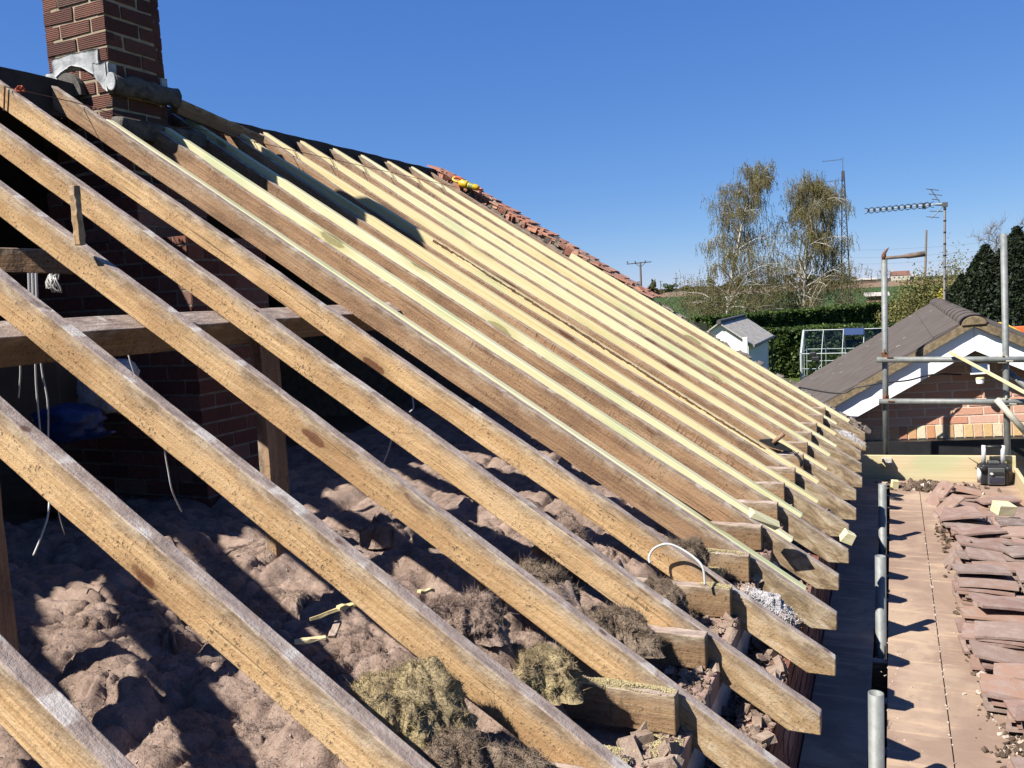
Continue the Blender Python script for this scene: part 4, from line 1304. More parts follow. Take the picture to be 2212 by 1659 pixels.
# ------------------------------------------------------------------ heap of reclaimed tiles
def clay_tile_mesh(seed):
    rnd = random.Random(seed); vs = []; L_, W_, T_ = .255, .155, .0115
    nx = 6
    for i in range(nx + 1):
        for k in range(4):
            x = (i / nx - .5) * L_; y = (k / 3 - .5) * W_
            z = .0035 * (1 - (2 * i / nx - 1) ** 2) + rnd.uniform(-.0006, .0006)
            if i == 0 or i == nx: x += rnd.uniform(-.003, .003)
            vs.append((x, y, z + T_ / 2))
    n = len(vs); vs += [(a, b, c - T_) for a, b, c in vs]
    fs = []
    for i in range(nx):
        for k in range(3):
            a = i * 4 + k; fs.append((a, a + 4, a + 5, a + 1)); fs.append((a + n, a + 1 + n, a + 5 + n, a + 4 + n))
    for i in range(nx):
        fs.append((i * 4, i * 4 + n, i * 4 + 4 + n, i * 4 + 4)); a = i * 4 + 3; fs.append((a, a + 4, a + 4 + n, a + n))
    for k in range(3):
        fs.append((k, k + 1, k + 1 + n, k + n)); a = nx * 4 + k; fs.append((a, a + n, a + 1 + n, a + 1))
    # two nibs on the head edge
    mb = MB().add(vs, [f[::-1] for f in fs])
    for sy in (-.04, .04): mb.box((L_ / 2 - .01, sy, -.012), (.016, .025, .014))
    return mb.mesh("roof_tile", M_CLAY)


TM = [clay_tile_mesh(k) for k in range(5)]
for m in TM: m.name = "roof_tile"
LABS = {'heap': "reclaimed red clay tile in the long untidy stack on the flat roof", 'stand': "clay tile standing tilted against the long stack", 'loose': "loose clay tile lying on top of the long stack"}


NT = [0]


def place_tile(x, y, z, rot, kind):
    NT[0] += 1
    if NT[0] > 298: return
    o = obj("roof_tile", random.choice(TM), None, 0, (x, y, z), rot)
    tag(o, LABS[kind], "roof tile", "reclaimed clay tiles " + {'heap': "stacked flat", 'stand': "standing on edge", 'loose': "lying loose on the stack"}[kind])


yy = 2.35
row = 0
while yy < 6.95:
    for cxi, (x0, n0) in enumerate(((.47, 5), (.725, 5))):
        far_ = (yy - 2.4) / 4.6
        n = n0 + random.randint(-1, 1) + (2 if .35 < far_ < .75 else 0)
        if yy < 3.0 and cxi == 0: n = max(0, n - 4)
        if yy > 6.3: n = max(2, n - 2)
        z = DZ + .012
        bx = x0 + random.uniform(-.05, .03) + (.07 if yy < 3.6 else 0)
        tl = random.uniform(-.10, .14)
        for k in range(n):
            tl += random.uniform(-.03, .03)
            place_tile(bx + random.uniform(-.03, .03), yy + random.uniform(-.02, .02), z, (random.uniform(-.10, .10), tl * min(1, k / 2) + random.uniform(-.02, .04), random.uniform(-.13, .13)), 'heap')
            z += random.uniform(.0145, .021)
        if random.random() < .28:
            place_tile(bx + random.uniform(-.05, .10), yy + .05, z + .02, (random.uniform(-.16, .16), random.uniform(-.2, .18), random.uniform(-.5, .5)), 'loose')
        if cxi == 0 and random.random() < .14:
            place_tile(bx - .14 + random.uniform(-.02, .03), yy, DZ + .06, (random.uniform(-.3, .3), -1.0 + random.uniform(-.3, .3), random.uniform(-.4, .5)), 'stand')
    yy += random.uniform(.165, .20)
o = obj("timber_offcut", MB().box((0, 0, 0), (.11, .09, .07), None, .003).mesh("timber_offcut", M_NEW), None, .002, aty(2167, 1098, 6.15), (.2, .1, .5))
tag(o, "pale yellow timber block on top of the tile stack", "offcut")
o = obj("timber_offcut", MB().box((0, 0, 0), (.05, .04, .065), None, .003).mesh("timber_offcut", M_NEW), None, .002, atz(1933, 1046, DZ + .035), (.1, .1, .4))
tag(o, "small pale block among the rubble by the end board", "offcut")


def rubble(name, spots, mat, lab):
    mb = MB()
    for (x, y, rx_, ry_, n_, smax) in spots:
        for _ in range(n_):
            a, b = random.gauss(0, .5), random.gauss(0, .5)
            s_ = random.uniform(.006, smax) * (1 - .3 * min(1, abs(a)))
            mb.box((x + a * rx_, y + b * ry_, DZ + s_ * .35), (s_ * random.uniform(.8, 2), s_ * random.uniform(.6, 1.3), s_ * random.uniform(.4, .8)), Euler((random.random(), random.random(), random.random() * 6)).to_matrix(), s_ * .2)
    return struct(name, mb.mesh(name, mat), 'stuff')


rubble("rubble", [(.27, 7.42, .26, .14, 420, .04), (.30, 6.0, .05, .5, 60, .03), (.36, 4.3, .07, .9, 330, .022), (.41, 3.2, .09, .7, 330, .022), (.36, 5.0, .06, .5, 120, .025)], M_RUB, "")
rubble("mortar_chips", [(.27, 7.40, .26, .12, 60, .035), (.35, 4.4, .06, .9, 120, .018), (.41, 3.2, .08, .6, 120, .016), (.187, 4.3, .012, 1.8, 110, .005), (.0, 3.9, .12, 1.5, 90, .006)], simple("pale_mortar_chips", (.52, .43, .36), .95, 0, .3, 20, .4), "")

# ------------------------------------------------------------------ garage
GA = thing("garage", "brick garage with a grey tiled gable roof and white bargeboards beyond the flat roof", "garage", (.675, 8.42, -1.39))
GA.rotation_euler = (0, -.055, 0)
# local coordinates: x across (0 = ridge line), y away, z up from brick foot; apex of the tile edge
SLP = .545
AP = 1.03          # height of the roof apex above GA
mbw = MB(); HWID = 2.35


def gclip(poly):
    out = []
    lim = lambda x: AP - .20 - SLP * abs(x - HWID)
    x0, x1 = poly[0][0], poly[1][0]; z0, z1 = poly[0][1], poly[2][1]
    t0, t1 = min(z1, lim(x0)), min(z1, lim(x1))
    if t0 <= z0 + .004 and t1 <= z0 + .004: return None
    return [(x0, z0), (x1, z0), (x1, max(t1, z0 + .003)), (x0, max(t0, z0 + .003))]


mbb = MB()
brick_run(mbb, (-HWID, 0, 0), (1, 0, 0), (0, 0, 1), 2 * HWID, .093, AP, (0, -1, 0), out=.003, clip=gclip, j=.0145, bh=.0605, jit=.002)
wall = obj("wall", MB().prism([(-HWID, .002, GZ + 1.39), (HWID, .002, GZ + 1.39), (HWID, .002, AP - .2 - SLP * HWID), (0, .002, AP - .2), (-HWID, .002, AP - .2 - SLP * HWID)], (0, 5.9, 0)).mesh("wall", M_MORTARG), GA)
obj("gable_bricks", mbb.mesh("gable_bricks", M_BRICKG), wall, .002)
mbs = MB()
x = -HWID
while x < HWID:
    mbs.prism([(x, .03, -.03), (x + .065, .03, -.03), (x + .065, .03, .083), (x, .03, .083)], (0, -.036, 0)); x += .075
obj("soldier_course", mbs.mesh("soldier_course", M_BRICKS), wall, .002)
obj("dark_gap_box", MB().box((0, -.07, -.128), (4.6, .12, .185)).mesh("dark_gap_box", M_BLACK), GA)  # black box: the dark of the gutter gap is put into its colour
for sg in (-1, 1):
    ed = Vector((sg * HWID * 1.05, -.27, AP - SLP * HWID * 1.05))
    top = Vector((0, -.27, AP))
    # roof slope
    pts = [top, ed, ed + Vector((0, 0, -.055)), top + Vector((0, 0, -.06))]
    if sg > 0: pts = pts[::-1]
    rf = obj("roof_slope", MB().prism(pts, (0, 6.5, 0)).mesh("roof_slope", M_TILER), GA)
    # tile courses: shallow steps
    mb = MB()
    nrow = 8
    for k in range(nrow):
        a = k / nrow; b = (k + 1) / nrow
        p = top.lerp(ed, a); q_ = top.lerp(ed, b)
        mb.prism([p + Vector((0, .012, .002)), q_ + Vector((0, .012, .013)), q_ + Vector((0, .012, .001)), p + Vector((0, .012, .0005))], (0, 6.476, 0))
    obj("tile_courses", mb.mesh("tile_courses", M_TILER), rf)
    # mortared verge under the tile edge
    vs = []; mb = MB(); n = 60
    for i in range(n + 1):
        p = top.lerp(ed, i / n); e = mnoise.noise((p.x * 12, sg, 0)) * .005; e2 = mnoise.noise((p.x * 30, sg, 4)) * .006
        vs += [p + Vector((0, .03, -.006 + e2)), p + Vector((0, -.012 + e, -.012 + e2)), p + Vector((0, -.014 + e, -.080 + e)), p + Vector((0, .03, -.083 + e2))]
    mb.add(vs, [(i * 4 + k, i * 4 + (k + 1) % 4, i * 4 + 4 + (k + 1) % 4, i * 4 + 4 + k) for i in range(n) for k in range(4)])
    obj("mortar_verge", mb.mesh("mortar_verge", M_CONC), rf)
    # white bargeboard, set back under the verge
    yb = .036; b0_ = .085; b1_ = .315
    sgx = lambda xx, dz: Vector((xx, -.27 + yb, AP - SLP * abs(xx) - dz))
    xe = sg * HWID * 1.03
    xa = sg * .0015
    pts = [sgx(xa, b0_), sgx(xe, b0_), sgx(xe, b1_ - .03), sgx(xa, b1_ - .03)]
    obj("bargeboard", MB().prism(pts, (0, .018, 0)).mesh("bargeboard", M_WHITE), GA)
    pts = [sgx(xa, b1_ - .035) + Vector((0, .018, 0)), sgx(xe, b1_ - .035) + Vector((0, .018, 0)), sgx(xe, b1_ - .045) + Vector((0, .018, 0)), sgx(xa, b1_ - .045) + Vector((0, .018, 0))]
    obj("soffit", MB().prism(pts, (0, .23, 0)).mesh("soffit", M_DGREY), GA)
# ridge tiles
rt = None
for k in range(14):
    y0_ = -.28 + k * .465; mb = MB(); vs = []
    for (yy_, ex) in ((y0_, 0), (y0_ + .462, 0)):
        for j in range(11):
            an = math.pi * j / 10
            vs.append((.105 * math.cos(an), yy_, AP - .052 + .074 * math.sin(an) + random.uniform(-.002, .002)))
    n = 11
    mb.add(vs, [(j, j + 1, j + 1 + n, j + n) for j in range(n - 1)] + [tuple(range(n)), tuple(range(n, 2 * n))[::-1]])
    obj("ridge_tile", mb.mesh("ridge_tile", M_TILER, True), GA)
mb = MB(); mb.prism([(.095 * math.cos(math.pi * j / 12), -.285, AP - .065 + .076 * math.sin(math.pi * j / 12)) for j in range(13)], (0, -.012, 0)); obj("ridge_mortar", mb.mesh("ridge_mortar", M_CONC), GA, .006)
# security light under the apex
fx = obj("floodlight", MB().box((.03, -.17, .585), (.135, .035, .085)).box((.03, -.09, .60), (.03, .14, .03)).mesh("floodlight", M_BLACK), GA, .004)
obj("light_frame", MB().box((.03, -.192, .546), (.145, .012, .012)).box((.0965, -.192, .58), (.012, .012, .07)).mesh("light_frame", M_WHITE), fx)
obj("light_glass", MB().box((.03, -.190, .588), (.12, .008, .07)).mesh("light_glass", M_BLUEG), fx)
obj("motion_sensor", MB().tube([(.03, -.165, .455), (.03, -.165, .495), (.03, -.165, .505)], [.030, .034, .022], 16).mesh("motion_sensor", M_WHITE), fx, .004)
obj("sensor_cap", MB().tube([(.03, -.165, .496), (.03, -.165, .512)], [.038, .030], 16).mesh("sensor_cap", simple("cream_cap", (.70, .62, .30), .5)), fx, .003)
# overhead cable slung past the gable
cp = [aty(1560, 800, 8.0), aty(1790, 848, 8.02), aty(1850, 837, 8.0), aty(1900, 828, 8.0), aty(1960, 822, 8.05), aty(2000, 812, 8.15), aty(2030, 808, 8.2), aty(2076, 809, 8.38)]
cable(cp, .007, M_CABLEB, "overhead_cable", "black twin cable slung along the garage bargeboard")

# TV aerial on the far end of the garage ridge
AY = 14.3
ar = thing("tv_aerial", "TV aerial on a slim mast at the far end of the garage ridge", "aerial", aty(2040, 642, AY))
AL = Vector(ar.location)
q = lambda px, py, dy=0: aty(px, py, AY + dy) - AL
obj("mast", MB().tube([q(2040, 660), q(2041, 437)], .017, 10).mesh("mast", simple("aerial_mast", (.40, .36, .34), .5, .4)), ar)
obj("boom", MB().tube([q(1873, 455, -.1), q(2036, 440)], .010, 8).mesh("boom", M_ALU), ar)
mb = MB()
for k in range(11):
    t = k / 10 * .83; c = q(1876, 455, -.1).lerp(q(2036, 440), t)
    for sx_, sz_ in ((-1, 1), (1, 1), (-1, -1), (1, -1)):
        mb.tube([c + Vector((0, 0, sz_ * .006)), c + Vector((sx_ * .012, 0, sz_ * .03)), c + Vector((sx_ * .055, -.02 * sx_, sz_ * .042))], .006, 6)
    mb.box(c, (.03, .02, .05))
obj("directors", mb.mesh("directors", M_BLACK), ar)
mb = MB()
for (pa_, pb_) in (((2036, 446), (2010, 408)), ((2036, 446), (2012, 472))): mb.tube([q(*pa_), q(*pb_)], .008, 6)
for (pa_, pb_) in (((2000, 408), (2028, 411)), ((2006, 419), (2035, 422)), ((2013, 430), (2030, 432)), ((2015, 443), (2034, 444)), ((2008, 456), (2036, 457)), ((2001, 468), (2029, 470))): mb.tube([q(*pa_, -.03), q(*pb_, .03)], .006, 6)
obj("reflector", mb.mesh("reflector", simple("aerial_grey", (.16, .17, .18), .5)), ar)
obj("bracket", MB().box(q(2041, 442), (.075, .06, .07)).box(q(1996, 445), (.05, .05, .09)).mesh("bracket", M_DGREY), ar, .004)
mb = MB()
for k in range(8):
    c = q(2041, 452 + k * 25); mb.tube([c - Vector((0, 0, .012)), c + Vector((0, 0, .012))], .02, 10)
obj("tape_bands", mb.mesh("tape_bands", M_BLACK), ar)

# ------------------------------------------------------------------ garden: shed, greenhouse, dish
sh = thing("garden_shed", "white rendered garden outbuilding with a grey corrugated roof before the hedge", "shed", (-5.2, 31, GZ))
SHL = Vector(sh.location)
yN, yF = 28.7, 33.6
xr, zr, xe_, ze = -5.22, -1.20, -4.22, -1.93
w = MB().prism([(xe_ - .09, yN, GZ), (xr - 1.05, yN, GZ), (xr - 1.05, yN, ze), (xr, yN, zr - .05), (xe_ - .09, yN, ze - .02)], (0, yF - yN, 0))
o = obj("wall", w.mesh("wall", M_WRENDER), sh); o.location = -SHL
for sg in (1, -1):
    n = 26; vs = []
    for i in range(n + 1):
        t = i / n; yv = yN - .15 + (yF - yN + .3) * t; b = .018 * math.sin(t * 2 * math.pi * 32)
        for (dx, dz) in ((0, 0), (xe_ - xr + .12, ze - zr - .06)):
            vs.append((xr + sg * dx, yv, zr + dz + .03)); vs.append((xr + sg * dx, yv, zr + dz - .02))
    mb = MB().add(vs, [f for i in range(n) for a in (i * 4,) for f in ((a, a + 2, a + 6, a + 4), (a + 1, a + 5, a + 7, a + 3), (a + 2, a + 3, a + 7, a + 6))] + [(0, 1, 3, 2), (n * 4, n * 4 + 2, n * 4 + 3, n * 4 + 1)])
    o = obj("roof_sheet", mb.mesh("roof_sheet", M_SLATE), sh); o.location = -SHL
o = obj("ridge_cap", MB().tube([(xr, yN - .18, zr + .04), (xr, yF + .18, zr + .04)], .075, 10).mesh("ridge_cap", simple("dark_ridge_cap", (.10, .10, .10), .9)), sh); o.location = -SHL
o = obj("gate_post", MB().box((-4.36, yN - .3, -2.55), (.15, .12, 1.75)).mesh("gate_post", M_WRENDER), sh, .01); o.location = -SHL
o = obj("gutter", MB().tube([(xe_ + .13, yN - .1, ze - .05), (xe_ + .13, yF + .1, ze - .05)], .05, 8).tube([(xe_ + .05, yF - .05, ze - .05), (xe_ + .05, yF - .05, GZ)], .035, 8).mesh("gutter", M_BLACK), sh); o.location = -SHL

gh = thing("greenhouse", "aluminium glazed greenhouse with one blue roof vent behind the garage", "greenhouse", (-1.6, 36, GZ))
GHL = Vector(gh.location)
gx0, gx1, gy0, gy1, gzr, gze = -3.22, 1.2, 34.5, 36.9, -1.90, -2.73
gm = (gy0 + gy1) / 2
fr = MB(); bar = lambda a, b, r=.015: fr.tube([a, b], r, 6)
for xx in np.linspace(gx0, gx1, 7):
    bar((xx, gy0, GZ), (xx, gy0, gze)); bar((xx, gy1, GZ), (xx, gy1, gze)); bar((xx, gy0, gze), (xx, gm, gzr)); bar((xx, gy1, gze), (xx, gm, gzr))
for yv, zv in ((gy0, gze), (gy1, gze), (gm, gzr), (gy0, GZ + .1), (gy1, GZ + .1), (gy0 + .4, GZ + .75), (gy1 - .2, GZ + .9)): bar((gx0, yv, zv), (gx1, yv, zv), .02)
bar((gx0, gy0, GZ), (gx0, gy0, gze), .05); bar((gx0, gy0, gze), (gx0, gm, gzr), .05)
for xx in (gx0, gx1):
    bar((xx, gm, GZ), (xx, gm, gzr)); bar((xx, gy0, gze), (xx, gy1, gze))
bar((gx0, gy0, GZ + .05), (gx0 + .74, gy0, gze - .4), .015)
o = obj("frame", fr.mesh("frame", M_ALU), gh); o.location = -GHL
gl = MB()
gl.add([(gx0, gy0, GZ), (gx1, gy0, GZ), (gx1, gy0, gze), (gx0, gy0, gze)], [(0, 1, 2, 3)])
gl.add([(gx0, gy0, gze), (gx1, gy0, gze), (gx1, gm, gzr), (gx0, gm, gzr)], [(0, 1, 2, 3)])
gl.add([(gx0, gy1, gze), (gx1, gy1, gze), (gx1, gm, gzr), (gx0, gm, gzr)], [(3, 2, 1, 0)])
gl.add([(gx0, gy1, GZ), (gx1, gy1, GZ), (gx1, gy1, gze), (gx0, gy1, gze)], [(3, 2, 1, 0)])
gl.add([(gx0, gy0, GZ), (gx0, gy0, gze), (gx0, gm, gzr), (gx0, gy1, gze), (gx0, gy1, GZ)], [(0, 1, 2, 3, 4)])
o = obj("panes", gl.mesh("panes", M_GLASS), gh); o.location = -GHL
vx0, vx1 = gx0 + 1.49, gx0 + 2.20
o = obj("roof_vent", MB().prism([(vx0, gm - .02, gzr + .02), (vx1, gm - .02, gzr + .02), (vx1, gm - .48, gzr - .20), (vx0, gm - .48, gzr - .20)], (0, 0, .025)).mesh("roof_vent", M_BLUEG), gh); o.location = -GHL
o = obj("staging", MB().box(((gx0 + gx1) / 2 + .4, gy1 - .5, GZ + .8), (3.2, .6, .03)).mesh("staging", simple("grey_staging", (.26, .33, .34), .5)), gh); o.location = -GHL

bx = atd(1765, 775, 27.0)
bt = thing("garden_lamp", "black box on a post seen against the greenhouse", "garden lamp", (bx.x, bx.y, GZ))
obj("post", MB().tube([(0, 0, 0), (0, 0, bx.z - GZ)], .03, 8).mesh("post", M_BLACK), bt)
obj("lantern", MB().box((-.04, 0, bx.z - GZ), (.24, .2, .16)).box((-.12, 0, bx.z - GZ + .15), (.2, .2, .14)).mesh("lantern", M_BLACK), bt, .03)
ds = atd(1741, 823, 24.0)
dt = thing("satellite_dish", "round white dish with a dark rim beside the garage roof", "satellite dish", (ds.x, ds.y, GZ))
mb = MB(); vs = []
for i in range(7):
    for k in range(28):
        an = 2 * math.pi * k / 28; r_ = .135 * i / 6
        vs.append((r_ * math.cos(an), -.03 * (1 - (i / 6) ** 2) * -1, r_ * math.sin(an) + ds.z - GZ))
mb.add(vs, [(i * 28 + k, i * 28 + (k + 1) % 28, (i + 1) * 28 + (k + 1) % 28, (i + 1) * 28 + k) for i in range(6) for k in range(28)])
obj("reflector", mb.mesh("reflector", M_WHITE, True), dt)
obj("rim", MB().tube([(.145 * math.cos(t), .0, .145 * math.sin(t) + ds.z - GZ) for t in np.linspace(0, 2 * math.pi, 40)], .022, 8).mesh("rim", M_BLACK), dt)
obj("post", MB().tube([(0, .05, 0), (0, .05, ds.z - GZ)], .025, 8).mesh("post", M_GALV), dt)

# ------------------------------------------------------------------ vegetation
def quads(C, size, rng, asp=1.0, droop=False):
    """leaf-sized faces with random orientation at centres C (n,3); size (n,)"""
    n = len(C)
    a = rng.normal(size=(n, 3)); a /= np.linalg.norm(a, axis=1)[:, None]
    b = rng.normal(size=(n, 3))
    if droop: a = a * .25 + np.array([0, 0, -1.0]); a /= np.linalg.norm(a, axis=1)[:, None]
    b -= a * np.sum(a * b, 1)[:, None]; b /= np.linalg.norm(b, axis=1)[:, None]
    s = size[:, None]
    V = np.stack([C - a * s * asp, C + b * s * .6, C + a * s * asp, C - b * s * .6], 1).reshape(-1, 3)
    F = np.arange(4 * n).reshape(-1, 4)
    return V, F


def hedge(name, p0, p1, depth, h, lab, n, mat=M_LHEDGE, seed=1, leaf=.075, group=None):
    rng = np.random.default_rng(seed)
    p0 = np.array([p0[0], p0[1]]); p1 = np.array([p1[0], p1[1]]); d = p1 - p0; L_ = np.linalg.norm(d); d /= L_; nr = np.array([-d[1], d[0]])
    t = thing(name, lab, "hedge", (p0[0], p0[1], GZ), group)
    u = rng.random(n) * L_; face = rng.random(n)
    v = np.where(face < .5, 0, rng.random(n) * depth); z = np.where(face < .5, rng.random(n) * h, h)
    bump = (fbm(u * .7, z * .9, seed) - .5) * .5 + (fbm(u * 3, z * 3, seed + 5) - .5) * .35
    inw = rng.exponential(.10, n)
    v = np.where(face < .5, v + inw + bump, v); z = np.where(face >= .5, z + (fbm(u * .8, v * 2, seed + 9) - .5) * .3 - inw * .6 + rng.random(n) * .05, z)
    C = np.stack([d[0] * u + nr[0] * v, d[1] * u + nr[1] * v, z], -1)
    V, F = quads(C, leaf * (.6 + rng.random(n)), rng)
    obj("foliage", MB().arr(V, F).mesh("foliage", mat), t)
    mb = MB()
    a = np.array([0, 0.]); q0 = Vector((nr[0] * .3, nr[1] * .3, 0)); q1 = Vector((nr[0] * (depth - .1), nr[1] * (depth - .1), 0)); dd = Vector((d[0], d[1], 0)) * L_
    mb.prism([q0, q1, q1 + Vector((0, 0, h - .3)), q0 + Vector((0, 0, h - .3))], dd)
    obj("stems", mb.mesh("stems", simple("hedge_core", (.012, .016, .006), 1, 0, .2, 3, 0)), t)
    return t


hedge("hedge", (-6.5, 38.3), (2.5, 39.6), 1.0, 2.12, "clipped green hedge directly behind the greenhouse and shed", 26000, seed=4)
hedge("hedge", (-9.5, 49.6), (1.4, 66.4), 1.6, 2.35, "taller clipped hedge farther back, running across below the birches", 34000, seed=6, leaf=.09)


def tree_branches(mb, rng, pts, r0, n_limb, lim_len, up, spread, levels=2):
    """trunk along pts; returns branch tips paths"""
    P_ = np.array(pts, float); seg = len(P_)
    rad = np.linspace(r0, r0 * .12, seg)
    mb.tube([Vector(p) for p in P_], list(rad), 9)
    ends = []
    for k in range(n_limb):
        t = .10 + .88 * (k + rng.random()) / n_limb
        f_ = t * (seg - 1); i = min(int(f_), seg - 2); c = P_[i] + (P_[i + 1] - P_[i]) * (f_ - i)
        an = rng.random() * 2 * np.pi; l = lim_len * (1.28 - t * 1.06) * (.6 + .7 * rng.random())
        dirn = np.array([np.cos(an) * spread, np.sin(an) * spread, up * (.6 + .6 * rng.random())]); dirn /= np.linalg.norm(dirn)
        path = [c]
        for s_ in range(6):
            dirn = dirn + rng.normal(size=3) * .16 + np.array([0, 0, -.06 * s_]); dirn /= np.linalg.norm(dirn)
            path.append(path[-1] + dirn * l / 6)
        rr = r0 * (1 - t) * .38 + .015
        mb.tube([Vector(p) for p in path], list(np.linspace(rr, .012, 7)), 5)
        ends.append(path)
        for j in range(4):
            st_ = path[2 + j]; d2 = (path[min(3 + j, 6)] - path[1 + j]); d2 = d2 / np.linalg.norm(d2) + rng.normal(size=3) * .6; d2 /= np.linalg.norm(d2)
            sub = [st_]
            for s_ in range(4):
                d2 = d2 + rng.normal(size=3) * .18 + np.array([0, 0, -.10]); d2 /= np.linalg.norm(d2); sub.append(sub[-1] + d2 * l * .11)
            mb.tube([Vector(p) for p in sub], list(np.linspace(.016, .007, 5)), 4)
            ends.append(sub)
    return ends


def birch(lab, base, path, r0, seed, n_limb, lim, group):
    rng = np.random.default_rng(seed)
    t = thing("birch_tree", lab, "tree", base, group)
    b = np.array(base); pts = [np.array(p) - b for p in path]
    mb = MB()
    ends = tree_branches(mb, rng, pts, r0, n_limb, lim, .75, .75)
    obj("trunk", mb.mesh("trunk", M_BIRCH, True), t)
    C = []; tw = MB()
    for pth in ends + [pts[-4:]]:
        for p in pth[1:]:
            for _ in range(3):
                q_ = p + rng.normal(size=3) * .20; n_ = int(3 + rng.random() * 8); dx = rng.normal(size=2) * .02
                s0_ = q_.copy()
                for k in range(n_):
                    q_ = q_ + np.array([dx[0] + rng.normal() * .015, dx[1] + rng.normal() * .015, -.105]); C.append(q_ + rng.normal(size=3) * .03)
                w_ = .007
                tw.add([s0_ - [w_, 0, 0], s0_ + [w_, 0, 0], q_ + [w_, 0, 0], q_ - [w_, 0, 0]], [(0, 1, 2, 3)])
    C = np.array(C)
    V, F = quads(C, .044 * (.6 + .8 * rng.random(len(C))), rng, 1.3, True)
    cr = MB().arr(V, F); cr.add(tw.v, tw.f)
    obj("crown", cr.mesh("crown", M_LBIRCH), t)


bg_ = "birches beyond the hedge"
d1 = 70
pw = lambda px, py, d: np.array(atd(px, py, d))
bpath = [pw(1577, 735, d1), pw(1570, 690, d1), pw(1574, 640, d1), pw(1583, 590, d1), pw(1592, 540, d1), pw(1602, 490, d1), pw(1614, 440, d1), pw(1632, 400, d1), pw(1640, 366, d1)]
b0 = bpath[0].copy(); b0[2] = GZ; bpath[0] = b0
birch("taller weeping birch with a crooked top leaning to the right", tuple(b0), bpath, .17, 12, 60, 4.7, bg_)
bpath = [pw(1737, 735, d1), pw(1737, 680, d1), pw(1737, 620, d1), pw(1741, 560, d1), pw(1746, 500, d1), pw(1748, 450, d1), pw(1753, 420, d1), pw(1756, 397, d1)]
b0 = bpath[0].copy(); b0[2] = GZ; bpath[0] = b0
birch("broader weeping birch with a white trunk beside the lattice mast", tuple(b0), bpath, .16, 21, 60, 5.2, bg_)
bpath = [pw(1775, 735, d1 + 3), pw(1778, 600, d1 + 3), pw(1784, 520, d1 + 3), pw(1790, 450, d1 + 3), pw(1799, 405, d1 + 3)]
b0 = bpath[0].copy(); b0[2] = GZ; bpath[0] = b0
birch("slim birch close in front of the lattice mast", tuple(b0), bpath, .10, 33, 20, 1.9, bg_)


def bush(name, lab, cat, c, size, n, mat, seed, leaf=.12, group=None, stems=M_BARK, cone=0, gap=.5):
    """uneven crown of leaf clumps on stems; c = foot point, size = (rx, ry, h)"""
    rng = np.random.default_rng(seed)
    t = thing(name, lab, cat, c, group)
    mb = MB(); ncl = max(10, n // 160); C = []; 
    for k in range(ncl):
        z = rng.random() ** .8; an = rng.random() * 2 * np.pi; rr = np.sqrt(rng.random())
        wid = (1 - z) ** (.8 if cone else .001) if cone else np.sqrt(max(.05, 1 - (2 * z - .75) ** 2 * .55))
        ce = np.array([rr * np.cos(an) * size[0] * wid, rr * np.sin(an) * size[1] * wid, size[2] * (.06 + .92 * z)])
        m = n // ncl; sg = np.array([size[0], size[1], size[2] * .6]) * (.16 if not cone else .12) * (.6 + .8 * rng.random())
        C.append(ce + rng.normal(size=(m, 3)) * sg)
        if k % 3 == 0:
            mid = ce * np.array([.4, .4, .55]) + rng.normal(size=3) * .05
            mb.tube([Vector((rng.normal() * .1, rng.normal() * .1, 0)), Vector(mid), Vector(ce)], [.05 * size[2] / 4, .03 * size[2] / 4, .008], 5)
    C = np.concatenate(C); C = C[C[:, 2] > .02]
    V, F = quads(C, leaf * (.55 + .9 * rng.random(len(C))), rng, 1.1)
    obj("crown", MB().arr(V, F).mesh("crown", mat), t)
    if mb.v: obj("stems", mb.mesh("stems", stems), t)
    return t


def foot(px, d):
    p = atd(px, 620, d); return (p.x, p.y, GZ)


# dark conifers at the right
for k, (px, d, sz, n, lab) in enumerate([(2195, 33, (1.25, 1.3, 5.75), 15000, "tallest dark conifer at the right edge behind the scaffold upright"),
                                         (2128, 33.5, (1.15, 1.1, 5.15), 10000, "middle dark conifer, left of the tallest one"),
                                         (2078, 34, (1.0, 1.0, 4.05), 8000, "lowest dark conifer, leftmost of the row behind the garage"),
                                         (2250, 33, (1.2, 1.2, 5.2), 8000, "dark conifer cut by the right edge of the picture")]):
    c = foot(px, d); c = (c[0], c[1], GZ)
    rng = np.random.default_rng(50 + k); n = int(n * 1.7)
    t = thing("conifer", lab, "tree", c, "dark conifers behind the garage")
    zz = rng.random(n) ** .85; an = rng.random(n) * 2 * np.pi
    prof = np.clip(1.02 - zz ** 2.6, .05, 1) * np.clip(.55 + zz * 2, 0, 1)
    prof = np.clip(1.02 - zz ** 4.2, .05, 1) * np.clip(.7 + zz * 1.5, 0, 1)
    rr = prof * (.80 + .30 * fbm(an * 2.2 + 20, zz * 7, 7 + k) + .22 * (fbm(an * 7 + 3, zz * 22, 17 + k) - .5)) - np.abs(rng.normal(size=n)) * .07
    C = np.stack([np.cos(an) * rr * sz[0], np.sin(an) * rr * sz[1], zz * sz[2]], -1)
    V, F = quads(C, .06 * (.6 + rng.random(n)), rng, 1.5)
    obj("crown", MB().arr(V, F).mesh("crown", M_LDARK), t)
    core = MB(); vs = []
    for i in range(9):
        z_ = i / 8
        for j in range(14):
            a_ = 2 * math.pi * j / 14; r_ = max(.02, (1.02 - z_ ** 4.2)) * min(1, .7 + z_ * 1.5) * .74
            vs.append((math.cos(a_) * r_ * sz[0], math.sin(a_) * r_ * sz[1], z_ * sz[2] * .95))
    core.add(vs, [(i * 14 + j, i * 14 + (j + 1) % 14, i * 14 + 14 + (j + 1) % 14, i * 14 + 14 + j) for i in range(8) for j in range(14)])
    obj("trunk", core.mesh("trunk", simple("conifer_core", (.006, .008, .005), 1, 0, .2, 3, 0), True), t)

